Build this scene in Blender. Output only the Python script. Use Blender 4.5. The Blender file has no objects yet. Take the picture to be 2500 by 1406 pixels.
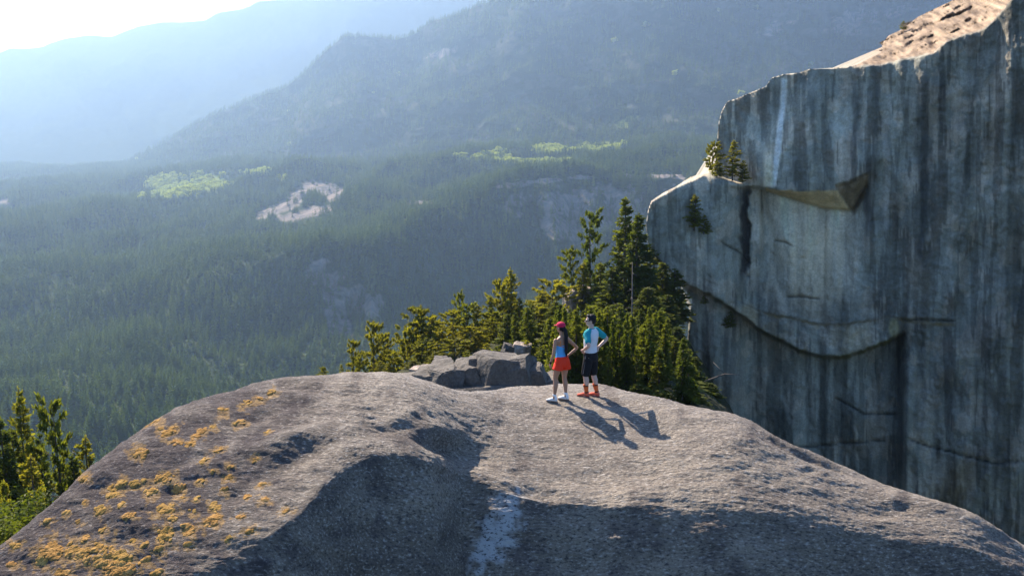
import bpy, bmesh, math, random
import numpy as np
from mathutils import Vector, Matrix
from mathutils.bvhtree import BVHTree

scene = bpy.context.scene
COL = scene.collection
R = math.radians

# ---------------------------------------------------------------- camera
F_PX, PW, PH = 2400.0, 2500.0, 1406.0
PITCH = 10.69
cam_data = bpy.data.cameras.new('camera')
cam_data.sensor_width = 36.0
cam_data.lens = F_PX / PW * 36.0
cam_data.clip_start = 0.3
cam_data.clip_end = 40000
cam = bpy.data.objects.new('camera', cam_data)
COL.objects.link(cam)
cam.location = (0, 0, 0)
cam.rotation_euler = (R(90 - PITCH), 0, 0)
scene.camera = cam

# ---------------------------------------------------------------- sky, sun, exposure
SUN_AZ, SUN_EL = -32.0, 38.0        # degrees: azimuth from +Y towards +X, elevation
SUN_STRENGTH = 5.0
SKY_STRENGTH = 0.10
EXPOSURE = 1.55
HAZE_DENSITY = 1.3e-4
HAZE_ANISO = 0.66
HAZE_COLOR = (0.36, 0.52, 0.73, 1)

world = bpy.data.worlds.new('World')
scene.world = world
world.use_nodes = True
wn = world.node_tree
for n in list(wn.nodes):
    wn.nodes.remove(n)
w_out = wn.nodes.new('ShaderNodeOutputWorld')
w_bg = wn.nodes.new('ShaderNodeBackground')
w_sky = wn.nodes.new('ShaderNodeTexSky')
w_sky.sky_type = 'NISHITA'
w_sky.sun_disc = False
w_sky.sun_elevation = R(SUN_EL)
w_sky.sun_rotation = R(SUN_AZ)
w_sky.altitude = 500
w_sky.air_density = 1.0
w_sky.dust_density = 1.0
w_sky.ozone_density = 9.0
w_bg.inputs['Strength'].default_value = SKY_STRENGTH
wn.links.new(w_sky.outputs[0], w_bg.inputs['Color'])
wn.links.new(w_bg.outputs[0], w_out.inputs['Surface'])

SUN_DIR = Vector((math.sin(R(SUN_AZ)) * math.cos(R(SUN_EL)), math.cos(R(SUN_AZ)) * math.cos(R(SUN_EL)), math.sin(R(SUN_EL))))
sun_data = bpy.data.lights.new('sun', 'SUN')
sun_data.energy = SUN_STRENGTH
sun_data.angle = R(0.53)
sun_data.color = (1.0, 0.85, 0.68)
sun = bpy.data.objects.new('sun', sun_data)
COL.objects.link(sun)
sun.location = SUN_DIR * 60
sun.rotation_euler = SUN_DIR.to_track_quat('Z', 'Y').to_euler()

scene.view_settings.view_transform = 'Standard'
scene.view_settings.look = 'None'
scene.view_settings.gamma = 1.0
scene.view_settings.exposure = EXPOSURE
scene.view_settings.use_curve_mapping = False
scene.render.engine = 'CYCLES'
cy = scene.cycles
cy.use_denoising = True
cy.max_bounces = 6
cy.diffuse_bounces = 3
cy.glossy_bounces = 2
cy.transmission_bounces = 3
cy.volume_bounces = 1
cy.sample_clamp_indirect = 6
cy.use_adaptive_sampling = True
cy.adaptive_threshold = 0.012

# ---------------------------------------------------------------- helpers
CP, SP = math.cos(R(PITCH)), math.sin(R(PITCH))


def ray(px, py):
    a = (np.asarray(px, float) - PW / 2) / F_PX
    b = (PH / 2 - np.asarray(py, float)) / F_PX
    return np.stack([a, CP + b * SP, -SP + b * CP], -1)


def at(px, py, D):
    """World point seen at a photo pixel, at depth D along +Y."""
    d = ray(px, py)
    return d * (np.asarray(D, float) / d[..., 1])[..., None]


def project(p):
    p = np.asarray(p, float)
    zc = p[..., 1] * CP - p[..., 2] * SP
    yc = p[..., 1] * SP + p[..., 2] * CP
    return PW / 2 + F_PX * p[..., 0] / zc, PH / 2 - F_PX * yc / zc


_rs = np.random.RandomState(11)
_PERM = np.concatenate([_rs.permutation(512)] * 2)
_G3 = _rs.normal(size=(512, 3))
_G3 /= np.linalg.norm(_G3, axis=1)[:, None]


def noise3(p):
    p = np.asarray(p, float)
    i = np.floor(p).astype(int)
    f = p - i
    u = f * f * f * (f * (f * 6 - 15) + 10)
    i &= 511
    out = 0
    for dx in (0, 1):
        wx = u[..., 0] if dx else 1 - u[..., 0]
        hx = _PERM[(i[..., 0] + dx) & 511]
        for dy in (0, 1):
            wy = u[..., 1] if dy else 1 - u[..., 1]
            hy = _PERM[(hx + i[..., 1] + dy) & 511]
            for dz in (0, 1):
                wz = u[..., 2] if dz else 1 - u[..., 2]
                g = _G3[_PERM[(hy + i[..., 2] + dz) & 511]]
                out = out + wx * wy * wz * (g[..., 0] * (f[..., 0] - dx) + g[..., 1] * (f[..., 1] - dy) + g[..., 2] * (f[..., 2] - dz))
    return out * 1.5


def fbm(p, octaves=4, gain=0.5, lac=2.03):
    p = np.asarray(p, float)
    a, s = 1.0, 0
    for k in range(octaves):
        s = s + a * noise3(p + 17.3 * k)
        p = p * lac
        a *= gain
    return s


def sstep(e0, e1, x):
    t = np.clip((np.asarray(x, float) - e0) / (e1 - e0), 0, 1)
    return t * t * (3 - 2 * t)


def pchip(xq, xs, ys):
    """Monotone cubic interpolation; ys has shape (n, ...)."""
    xs = np.asarray(xs, float)
    ys = np.asarray(ys, float)
    xq = np.asarray(xq, float)
    sh = (-1,) + (1,) * (ys.ndim - 1)
    h = np.diff(xs).reshape(sh)
    d = np.diff(ys, axis=0) / h
    m = np.zeros_like(ys)
    if len(xs) == 2:
        m[:] = d[0]
    else:
        w1, w2 = 2 * h[1:] + h[:-1], h[1:] + 2 * h[:-1]
        with np.errstate(divide='ignore', invalid='ignore'):
            hm = (w1 + w2) / (w1 / d[:-1] + w2 / d[1:])
        m[1:-1] = np.where(d[:-1] * d[1:] > 0, np.nan_to_num(hm), 0)
        m[0], m[-1] = d[0], d[-1]
    k = np.clip(np.searchsorted(xs, xq) - 1, 0, len(xs) - 2)
    hh = (xs[k + 1] - xs[k])
    t = ((xq - xs[k]) / hh).reshape(sh)
    hh = hh.reshape(sh)
    return ((2 * t**3 - 3 * t**2 + 1) * ys[k] + (t**3 - 2 * t**2 + t) * hh * m[k]
            + (-2 * t**3 + 3 * t**2) * ys[k + 1] + (t**3 - t**2) * hh * m[k + 1])


def tagit(o, label=None, cat=None, group=None, kind=None):
    if label: o['label'] = label
    if cat: o['category'] = cat
    if group: o['group'] = group
    if kind: o['kind'] = kind
    return o


def mesh_np(name, V, Fq, mat, smooth=True, parent=None, colors=None, floats=None):
    """One mesh object from numpy vertices and an (n,3) or (n,4) face array."""
    me = bpy.data.meshes.new(name)
    V = np.asarray(V, np.float32).reshape(-1, 3)
    Fq = np.asarray(Fq, np.int32)
    k = Fq.shape[1]
    me.vertices.add(len(V))
    me.vertices.foreach_set('co', V.ravel())
    me.loops.add(Fq.size)
    me.loops.foreach_set('vertex_index', Fq.ravel())
    me.polygons.add(len(Fq))
    me.polygons.foreach_set('loop_start', np.arange(0, Fq.size, k, dtype=np.int32))
    me.polygons.foreach_set('use_smooth', np.full(len(Fq), smooth))
    me.update(calc_edges=True)
    me.validate()
    if colors:
        for n, c in colors.items():
            a = me.attributes.new(n, 'FLOAT_COLOR', 'POINT')
            c = np.asarray(c, np.float32)
            a.data.foreach_set('color', np.concatenate([c, np.ones((len(c), 1), np.float32)], 1).ravel())
    if floats:
        for n, c in floats.items():
            a = me.attributes.new(n, 'FLOAT', 'POINT')
            a.data.foreach_set('value', np.asarray(c, np.float32).ravel())
    if mat: me.materials.append(mat)
    o = bpy.data.objects.new(name, me)
    COL.objects.link(o)
    if parent: o.parent = parent
    return o


def grid_faces(n, m, flip=False):
    i = np.arange(n * m).reshape(n, m)
    a, b, c, d = i[:-1, :-1].ravel(), i[1:, :-1].ravel(), i[1:, 1:].ravel(), i[:-1, 1:].ravel()
    return np.stack([a, d, c, b] if flip else [a, b, c, d], 1)


def loft_net(pxs, net, px_out, rows_out):
    """net: world points (cols, rows, 3). Smooth surface through them."""
    net = np.asarray(net, float)
    r = pchip(rows_out, np.arange(net.shape[1]), net.transpose(1, 0, 2)).transpose(1, 0, 2)
    return pchip(px_out, pxs, r)


def rows_density(counts):
    out = [0.0]
    for k, c in enumerate(counts):
        out += list(k + np.arange(1, c + 1) / c)
    return np.array(out)


def soft_ellipse(px, py, cx, cy, rx, ry, rot=0, edge=0.35):
    c, s = math.cos(R(rot)), math.sin(R(rot))
    u = ((px - cx) * c + (py - cy) * s) / rx
    v = (-(px - cx) * s + (py - cy) * c) / ry
    return sstep(1 + edge, 1 - edge, np.sqrt(u * u + v * v))


# ---- materials
class MT:
    def __init__(self, name):
        self.m = bpy.data.materials.new(name)
        self.m.use_nodes = True
        self.t = self.m.node_tree
        self.t.nodes.clear()
        self.out = self.n('ShaderNodeOutputMaterial')

    def n(self, kind, **kw):
        nd = self.t.nodes.new(kind)
        for k, v in kw.items():
            setattr(nd, k, v)
        return nd

    def l(self, a, b):
        self.t.links.new(a, b)

    def noise(self, scale, detail=3, rough=0.55, vec=None, dist=0):
        nd = self.n('ShaderNodeTexNoise')
        nd.inputs['Scale'].default_value = scale
        nd.inputs['Detail'].default_value = detail
        nd.inputs['Roughness'].default_value = rough
        nd.inputs['Distortion'].default_value = dist
        if vec is not None: self.l(vec, nd.inputs['Vector'])
        return nd.outputs['Fac']

    def pos(self, scale=(1, 1, 1), obj=False):
        if obj:
            src = self.n('ShaderNodeTexCoord').outputs['Object']
        else:
            src = self.n('ShaderNodeNewGeometry').outputs['Position']
        mp = self.n('ShaderNodeMapping')
        mp.inputs['Scale'].default_value = scale
        self.l(src, mp.inputs['Vector'])
        return mp.outputs[0]

    def ramp(self, fac, stops):
        r = self.n('ShaderNodeValToRGB')
        e = r.color_ramp.elements
        while len(e) < len(stops): e.new(0.5)
        for k, (p, c) in enumerate(stops):
            e[k].position = p
            e[k].color = tuple(c) + (1,) if len(c) == 3 else (c[0],) * 3 + (1,)
        self.l(fac, r.inputs[0])
        return r.outputs[0]

    def mix(self, fac, a, b, blend='MIX'):
        nd = self.n('ShaderNodeMix', data_type='RGBA', blend_type=blend)
        for sock, v in ((nd.inputs[0], fac), (nd.inputs[6], a), (nd.inputs[7], b)):
            if hasattr(v, 'is_linked') or isinstance(v, bpy.types.NodeSocket): self.l(v, sock)
            elif isinstance(v, (int, float)): sock.default_value = v
            else: sock.default_value = tuple(v) + (1,) if len(v) == 3 else tuple(v)
        return nd.outputs[2]

    def attr(self, name, which='Fac'):
        nd = self.n('ShaderNodeAttribute')
        nd.attribute_name = name
        return nd.outputs[which]

    def math(self, op, a, b=0.0, clamp=False):
        nd = self.n('ShaderNodeMath', operation=op, use_clamp=clamp)
        for s, v in zip(nd.inputs, (a, b)):
            if isinstance(v, bpy.types.NodeSocket): self.l(v, s)
            else: s.default_value = v
        return nd.outputs[0]

    def bump(self, h, dist, strength=1.0, normal=None):
        b = self.n('ShaderNodeBump')
        b.inputs['Distance'].default_value = dist
        b.inputs['Strength'].default_value = strength
        self.l(h, b.inputs['Height'])
        if normal is not None: self.l(normal, b.inputs['Normal'])
        return b.outputs[0]

    def bsdf(self, color, rough=0.8, spec=0.3, normal=None, **kw):
        b = self.n('ShaderNodeBsdfPrincipled')
        if isinstance(color, bpy.types.NodeSocket): self.l(color, b.inputs['Base Color'])
        else: b.inputs['Base Color'].default_value = tuple(color) + (1,)
        if isinstance(rough, bpy.types.NodeSocket): self.l(rough, b.inputs['Roughness'])
        else: b.inputs['Roughness'].default_value = rough
        b.inputs['Specular IOR Level'].default_value = spec
        if normal is not None: self.l(normal, b.inputs['Normal'])
        for k, v in kw.items():
            b.inputs[k].default_value = v
        return b.outputs[0]

    def surf(self, s):
        self.l(s, self.out.inputs['Surface'])
        return self.m


def leaf_material(name, c_a, c_b, transl=0.4, tcol=None, gloss=0.03, nscale=0.9, nw=0.5):
    m = MT(name)
    info = m.n('ShaderNodeObjectInfo')
    rnd = m.math('ADD', m.math('MULTIPLY', info.outputs['Random'], 1.1 - nw), m.math('MULTIPLY', m.noise(nscale, 3, vec=m.pos()), nw))
    col = m.mix(m.math('MULTIPLY', rnd, 0.95, True), c_a, c_b)
    d = m.n('ShaderNodeBsdfDiffuse')
    m.l(col, d.inputs[0])
    t = m.n('ShaderNodeBsdfTranslucent')
    m.l(m.mix(1.0, col, tcol or (1.6, 1.5, 0.55), 'MULTIPLY'), t.inputs[0])
    g = m.n('ShaderNodeBsdfGlossy')
    g.inputs['Roughness'].default_value = 0.55
    g.inputs['Color'].default_value = (0.5, 0.5, 0.45, 1)
    a = m.n('ShaderNodeMixShader'); a.inputs[0].default_value = transl
    m.l(d.outputs[0], a.inputs[1]); m.l(t.outputs[0], a.inputs[2])
    b = m.n('ShaderNodeMixShader'); b.inputs[0].default_value = gloss
    m.l(a.outputs[0], b.inputs[1]); m.l(g.outputs[0], b.inputs[2])
    return m.surf(b.outputs[0])


def simple_mat(name, col, rough=0.8, spec=0.3, bump=None):
    m = MT(name)
    nrm = None
    c = m.mix(m.math('MULTIPLY', m.noise(30, 3, vec=m.pos(obj=True)), 0.5), col, tuple(x * 0.72 for x in col))
    if bump: nrm = m.bump(m.noise(bump[0], 3, vec=m.pos(obj=True)), bump[1])
    return m.surf(m.bsdf(c, rough, spec, nrm))
# ================================================================ valley, ridge, far mountain
def terrain_material():
    m = MT('forest_floor_and_rock')
    p = m.pos()
    floor = m.mix(m.noise(0.03, 4, vec=p), (0.030, 0.048, 0.024), (0.065, 0.075, 0.035))
    floor = m.mix(m.attr('grove'), floor, (0.24, 0.28, 0.06))
    rock = m.ramp(m.noise(0.05, 6, 0.7, vec=m.pos((0.45, 1.6, 0.6))), [(0.32, (0.07, 0.068, 0.06)), (0.46, (0.19, 0.17, 0.15)), (0.56, (0.27, 0.222, 0.185)), (0.72, (0.37, 0.295, 0.235))])
    col = m.mix(m.attr('rock'), floor, rock)
    nrm = m.bump(m.noise(0.15, 5, vec=p), 4.0)
    return m.surf(m.bsdf(col, 1.0, 0.0, nrm))


M_TERRAIN = terrain_material()

# columns by photo pixel; each a profile of (row, depth) from the valley end towards the camera
V_PX = [-700, 0, 250, 450, 600, 750, 900, 1100, 1300, 1500, 1700, 2200, 3200]
V_PROF = [
    [(392, 5600), (440, 3900), (505, 2800), (590, 2050), (690, 1600), (770, 1400), (850, 1200), (1020, 930), (1330, 660), (1700, 480)],
    [(398, 5400), (440, 3900), (505, 2800), (590, 2050), (690, 1600), (770, 1400), (850, 1200), (1020, 930), (1330, 660), (1700, 480)],
    [(402, 5200), (435, 3700), (490, 2700), (575, 2050), (680, 1600), (765, 1390), (860, 1180), (1030, 930), (1330, 660), (1700, 480)],
    [(400, 4600), (425, 3500), (465, 2750), (560, 2000), (660, 1600), (740, 1420), (860, 1230), (1040, 960), (1330, 680), (1700, 480)],
    [(402, 4100), (420, 3350), (455, 2750), (545, 2000), (640, 1600), (690, 1490), (850, 1320), (1060, 1000), (1330, 700), (1700, 480)],
    [(396, 3900), (412, 3250), (440, 2750), (520, 2050), (600, 1630), (642, 1520), (860, 1370), (1070, 1030), (1330, 720), (1700, 480)],
    [(388, 3700), (405, 3150), (430, 2700), (495, 2100), (560, 1680), (594, 1560), (850, 1400), (1080, 1050), (1330, 730), (1700, 480)],
    [(376, 3500), (395, 3000), (415, 2600), (445, 2200), (468, 1950), (486, 1820), (800, 1520), (1050, 1080), (1330, 740), (1700, 480)],
    [(362, 3400), (378, 2900), (395, 2550), (415, 2250), (430, 2080), (446, 1960), (720, 1660), (1020, 1100), (1330, 740), (1700, 480)],
    [(350, 3300), (366, 2850), (382, 2550), (402, 2280), (418, 2120), (431, 2020), (700, 1720), (1000, 1110), (1330, 740), (1700, 480)],
    [(335, 3200), (355, 2800), (375, 2550), (400, 2280), (418, 2140), (431, 2050), (700, 1740), (1000, 1110), (1330, 740), (1700, 480)],
    [(320, 3100), (345, 2750), (368, 2500), (395, 2260), (415, 2120), (430, 2040), (700, 1740), (1000, 1110), (1330, 740), (1700, 480)],
    [(320, 3100), (345, 2750), (368, 2500), (395, 2260), (415, 2120), (430, 2040), (700, 1740), (1000, 1110), (1330, 740), (1700, 480)],
]
net = np.array([[at(px, py, D) for py, D in prof] for px, prof in zip(V_PX, V_PROF)])
vpx = np.arange(-700, 3201, 6.0)
vrows = rows_density([14, 26, 40, 50, 36, 60, 40, 24, 12])
VP = loft_net(V_PX, net, vpx, vrows)
n0 = fbm(VP * [1 / 420, 1 / 420, 0], 4)
n1 = fbm(VP * [1 / 90, 1 / 90, 1 / 90] + 7, 4)
dd = VP[..., 1]
VP[..., 2] += n0 * np.clip(dd / 2000, 0.5, 1.2) * 52 * sstep(6000, 3000, dd) + n1 * 9
# scarp gets buttresses and gullies along depth
srow = vrows[None, :] + 0 * vpx[:, None]
scarp = sstep(4.8, 5.3, srow) * sstep(6.6, 5.9, srow) * sstep(560, 760, vpx)[:, None]
VP[..., 1] += scarp * (fbm(np.stack([VP[..., 0] / 70, VP[..., 2] / 300, 0 * dd], -1), 4) * 60)
VPX, VPY = project(VP)


def wob(px, py, s, k):
    return fbm(np.stack([px / s, py / s, 0 * px + k], -1), 4)


def rock_mask(px, py):
    w = wob(px, py, 38, 3.3)
    a = np.zeros_like(px)
    for cx, cy, rx, ry, ro in [(690, 506, 78, 13, -22), (738, 472, 34, 22, -20), (800, 462, 52, 20, 8), (700, 532, 40, 9, -8), (770, 515, 35, 12, -5),
                               (1033, 496, 36, 6, 0), (10, 492, 26, 4, 0),
                               (1330, 442, 60, 5, -4), (1420, 434, 45, 5, 0), (1560, 430, 60, 5, 0), (1640, 432, 40, 6, 0), (785, 640, 30, 10, 0), (1250, 452, 50, 6, -6)]:
        a = np.maximum(a, soft_ellipse(px, py, cx, cy, rx, ry, ro, 0.5))
    a = sstep(0.48, 0.68, a + 0.75 * w * (a > 0.02))
    b = np.zeros_like(px)
    for cx, cy, rx, ry, ro in [(775, 668, 26, 34, 10), (820, 735, 34, 75, -14), (890, 735, 45, 40, 0), (1360, 540, 55, 75, -8), (1395, 505, 75, 45, 0), (1250, 500, 35, 22, 0), (1520, 520, 65, 70, 0), (1430, 600, 40, 60, 0), (1640, 520, 60, 70, 0)]:
        b = np.maximum(b, soft_ellipse(px, py, cx, cy, rx, ry, ro, 0.6))
    b = 0.8 * sstep(0.45, 0.7, b + 0.9 * w * (b > 0.02))
    return a, b


def grove_mask(px, py):
    w = wob(px, py, 22, 8.1)
    a = np.zeros_like(px)
    for cx, cy, rx, ry, ro in [(400, 455, 44, 26, 0), (490, 452, 62, 22, -4), (620, 425, 30, 8, 0), (430, 475, 80, 10, -4), (1455, 362, 75, 12, -3), (1350, 368, 40, 12, 0), (1180, 386, 65, 5, 0), (1215, 377, 30, 6, 0), (1290, 398, 90, 6, 0), (1530, 300, 30, 12, -20), (685, 440, 12, 5, 0)]:
        a = np.maximum(a, soft_ellipse(px, py, cx, cy, rx, ry, ro, 0.4))
    return sstep(0.35, 0.6, a + 0.8 * w * (a > 0.02))


ra, rb = rock_mask(VPX, VPY)
VP[..., 2] += ra * fbm(VP / 14, 3) * 3.5
gv = grove_mask(VPX, VPY)
track = np.zeros_like(VPX)
for (x0, y0), (x1, y1) in [((1235, 330), (1272, 346)), ((1272, 346), (1160, 378)), ((1160, 378), (1120, 388)), ((865, 358), (885, 354)), ((975, 352), (1090, 346))]:
    dx, dy = x1 - x0, y1 - y0
    t = np.clip(((VPX - x0) * dx + (VPY - y0) * dy) / (dx * dx + dy * dy), 0, 1)
    track = np.maximum(track, sstep(3.2, 1.2, np.hypot(VPX - x0 - t * dx, VPY - y0 - t * dy)))
rk = np.clip(np.maximum(np.maximum(ra, rb), track), 0, 1)
valley = mesh_np('valley_ground', VP, grid_faces(*VP.shape[:2]), M_TERRAIN, floats={'rock': rk.ravel(), 'grove': gv.ravel()})
tagit(valley, 'forested valley floor and bench with granite slabs and a shaded bluff', kind='structure')

# mid ridge
R_PX = [-300, 200, 300, 400, 500, 580, 690, 760, 800, 845, 890, 960, 1010, 1060, 1120, 1200, 1300, 1500, 1800, 2300, 3300]
R_TOP = [470, 425, 398, 350, 292, 256, 214, 165, 122, 92, 88, 97, 84, 56, 38, 6, -40, -90, -110, -110, -110]
R_D = [4900, 4800, 4700, 4600, 4500, 4450, 4400, 4350, 4300, 4250, 4200, 4200, 4200, 4150, 4100, 4000, 3900, 3850, 3800, 3800, 3800]
R_BASE = [480, 445, 424, 418, 416, 416, 414, 412, 410, 408, 406, 402, 400, 396, 392, 386, 378, 364, 350, 338, 338]
R_BD = [4600, 4400, 4200, 4000, 3800, 3700, 3600, 3500, 3450, 3400, 3360, 3300, 3250, 3200, 3150, 3080, 3000, 2900, 2820, 2780, 2780]
net = []
for px, t, D, b, bd in zip(R_PX, R_TOP, R_D, R_BASE, R_BD):
    net.append([at(px, b + 60, bd - 500), at(px, b, bd), at(px, b + (t - b) * 0.36, bd + (D - bd) * 0.45), at(px, b + (t - b) * 0.72, bd + (D - bd) * 0.78),
                at(px, t, D), at(px, t + 25, D + 260), at(px, t + 160, D + 800)])
rpx = np.arange(-300, 3301, 9.0)
rrows = rows_density([4, 60, 60, 50, 12, 8])
RP = loft_net(R_PX, net, rpx, rrows)
env = sstep(0.9, 1.6, rrows)[None, :] * sstep(250, 650, rpx)[:, None]
g = fbm(np.stack([RP[..., 0] / 330 + RP[..., 1] / 900, RP[..., 1] / 700, RP[..., 2] / 500], -1), 5)
RP[..., 1] += g * 170 * env * sstep(4.2, 3.2, rrows)[None, :]
RP[..., 2] += fbm(RP / 110 + 3, 4) * 16 * env
RPX, RPY = project(RP)
rr = sstep(0.62, 0.8, 0.5 + fbm(np.stack([RPX / 60, RPY / 45, 0 * RPX], -1), 4)) * 0.25
for cx, cy, rx, ry in [(2080, 55, 60, 30), (1890, 70, 40, 14), (2190, 30, 40, 14), (1080, 130, 30, 10)]:
    rr = np.maximum(rr, sstep(0.45, 0.7, soft_ellipse(RPX, RPY, cx, cy, rx, ry, -15, 0.6) + 0.8 * wob(RPX, RPY, 25, 2) * (soft_ellipse(RPX, RPY, cx, cy, rx, ry, -15, 0.6) > 0.03)))
ridge = mesh_np('forested_ridge', RP, grid_faces(*RP.shape[:2], flip=True), M_TERRAIN, floats={'rock': rr.ravel(), 'grove': grove_mask(RPX, RPY).ravel()})
tagit(ridge, 'steep forested ridge rising to the right behind the valley', kind='structure')

# far mountain
M_PX = [-1200, -400, -100, 0, 30, 90, 130, 170, 220, 270, 310, 370, 440, 500, 530, 590, 640, 700, 800, 1000, 1300, 1700, 2600]
M_TOP = [300, 200, 140, 130, 120, 118, 105, 92, 88, 91, 76, 60, 55, 50, 35, 24, 4, 0, -30, -70, -110, -130, -130]
net = []
for px, t in zip(M_PX, M_TOP):
    net.append([at(px, 470, 5300), at(px, 400, 5700), at(px, 400 + (t - 400) * 0.45, 6400), at(px, t, 7300), at(px, t + 20, 7700), at(px, 400, 8800)])
mpx = np.arange(-1200, 2601, 7.0)
mrows = rows_density([3, 50, 70, 10, 6])
MP = loft_net(M_PX, net, mpx, mrows)
env = (sstep(0.9, 1.6, mrows) * sstep(3.0, 2.4, mrows))[None, :]
MP[..., 1] += fbm(np.stack([MP[..., 0] / 700 + MP[..., 1] / 2500, MP[..., 1] / 1500, MP[..., 2] / 1200], -1), 5) * 200 * env
MP[..., 2] += fbm(MP / 120, 3) * 9 * sstep(0.9, 1.6, mrows)[None, :]
mountain = mesh_np('distant_mountain', MP, grid_faces(*MP.shape[:2], flip=True), M_TERRAIN, floats={'rock': np.zeros(MP[..., 0].size), 'grove': np.zeros(MP[..., 0].size)})
tagit(mountain, 'distant mountain fading into bright haze', kind='structure')

# base ground far below everything, out to the horizon
bz = -420.0
base = mesh_np('ground', [(-9000, -900, bz), (9000, -900, bz), (9000, 9500, bz), (-9000, 9500, bz)], [(0, 1, 2, 3)], M_TERRAIN, floats={'rock': [0] * 4, 'grove': [0] * 4})
tagit(base, kind='structure')

# haze: one closed box of air
HX, HY0, HY1, HZ0, HZ1 = 9300, -1000, 9800, -421.0, float(max(VP[..., 2].max(), RP[..., 2].max(), MP[..., 2].max())) + 40
hv = [(x, y, z) for z in (HZ0, HZ1) for x, y in ((-HX, HY0), (HX, HY0), (HX, HY1), (-HX, HY1))]
hm = MT('haze_air')
pv = hm.n('ShaderNodeVolumePrincipled')
pv.inputs['Color'].default_value = HAZE_COLOR
pv.inputs['Density'].default_value = HAZE_DENSITY
pv.inputs['Anisotropy'].default_value = HAZE_ANISO
hm.l(pv.outputs[0], hm.out.inputs['Volume'])
haze = mesh_np('haze', hv, [(0, 3, 2, 1), (4, 5, 6, 7), (0, 1, 5, 4), (1, 2, 6, 5), (2, 3, 7, 6), (3, 0, 4, 7)], hm.m, smooth=False)
tagit(haze, kind='stuff')
# ================================================================ granite dome in front
def granite_material():
    m = MT('weathered_granite')
    p = m.pos()
    ps = m.pos((0.35, 1.3, 1.6))
    big = m.noise(0.55, 5, 0.6, vec=ps)
    col = m.ramp(big, [(0.28, (0.108, 0.083, 0.061)), (0.45, (0.190, 0.154, 0.116)), (0.6, (0.262, 0.214, 0.159)), (0.75, (0.35, 0.288, 0.215))])
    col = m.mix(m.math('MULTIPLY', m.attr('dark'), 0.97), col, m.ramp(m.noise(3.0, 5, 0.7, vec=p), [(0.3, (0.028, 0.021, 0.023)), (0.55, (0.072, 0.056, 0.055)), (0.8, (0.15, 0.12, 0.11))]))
    col = m.mix(m.attr('stain'), col, m.ramp(m.noise(9, 5, 0.7, vec=p), [(0.35, (0.16, 0.095, 0.035)), (0.6, (0.36, 0.22, 0.075)), (0.75, (0.48, 0.32, 0.12))]))
    col = m.mix(m.attr('pale'), col, (0.50, 0.50, 0.49))
    sp = m.noise(22, 3, 0.7, vec=m.pos((0.55, 1.2, 1.2)))
    col = m.mix(m.ramp(sp, [(0.36, (1,)), (0.47, (0,))]), col, (0.055, 0.046, 0.044))
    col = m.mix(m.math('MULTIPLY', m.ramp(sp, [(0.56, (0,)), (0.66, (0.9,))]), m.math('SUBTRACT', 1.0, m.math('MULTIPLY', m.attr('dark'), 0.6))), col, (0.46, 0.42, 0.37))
    h = m.math('ADD', m.noise(3.2, 7, 0.72, vec=ps), m.math('MULTIPLY', m.noise(16, 5, 0.75, vec=p), 0.6))
    nrm = m.bump(h, 0.13)
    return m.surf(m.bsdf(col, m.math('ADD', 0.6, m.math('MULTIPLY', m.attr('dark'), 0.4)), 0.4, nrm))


M_GRANITE = granite_material()

# photo silhouette of the dome (pixel -> row, depth), then row and slope towards the camera of each further point
D_SIL_X = [-400, -150, 0, 56, 105, 150, 209, 262, 325, 359, 393, 449, 561, 636, 700, 780, 850, 900, 950, 1000, 1040, 1090, 1140, 1200, 1260, 1340, 1400, 1480, 1540, 1580, 1660, 1680, 1770, 1873, 2016, 2073, 2188, 2274, 2360, 2417, 2498, 2700, 3000]
D_SIL_Y = [1560, 1420, 1335, 1288, 1247, 1215, 1168, 1119, 1067, 1045, 1024, 1000, 962, 944, 931, 918, 913, 912, 915, 924, 938, 954, 968, 960, 954, 949, 947, 951, 964, 976, 995, 1000, 1012, 1059, 1119, 1156, 1199, 1219, 1254, 1282, 1331, 1470, 1700]
D_PX = [-400, -150, 0, 150, 300, 450, 600, 720, 850, 950, 1050, 1140, 1240, 1340, 1440, 1540, 1660, 1780, 1900, 2050, 2200, 2350, 2500, 2700, 3000]
D_CD = [14.0, 14.6, 15.2, 16.2, 17.4, 18.4, 19.2, 19.7, 20.1, 20.4, 20.6, 21.1, 22.2, 22.8, 22.8, 22.0, 20.7, 20.2, 19.8, 19.3, 18.8, 18.3, 17.9, 17.2, 16.4]
D_CD = [d * 0.925 for d in D_CD]
TERM = [1640, 1520, 1440, 1430, 1400, 1390, 1340, 1265, 1145, 1112, 1128, 1168, 1190, 1214, 1225, 1226, 1240, 1250, 1262, 1285, 1315, 1332, 1378, 1530, 1760]
S_TOP = [12, 12, 12, 13, 13, 12, 11, 10, 9, 8, 7, 5, 4, 4, 4, 5, 7, 8, 8, 8, 9, 9, 9, 12, 12]
S_LIT = [24, 24, 24, 24, 23, 22, 20, 18, 17, 15, 13, 12, 12, 13, 15, 18, 20, 18, 14, 13, 12, 12, 12, 14, 14]
S_SHADE = [50, 50, 50, 50, 50, 50, 50, 52] + [54] * 17
csil = pchip(D_PX, D_SIL_X, D_SIL_Y)


def march(px, D0, z0, py, slope):
    d = ray(px, py)
    k = -d[2] / d[1]
    t = math.tan(R(slope))
    # z0 - (D0-D)*t = -k*D
    return (D0 * t - z0) / (k + t)


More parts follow.
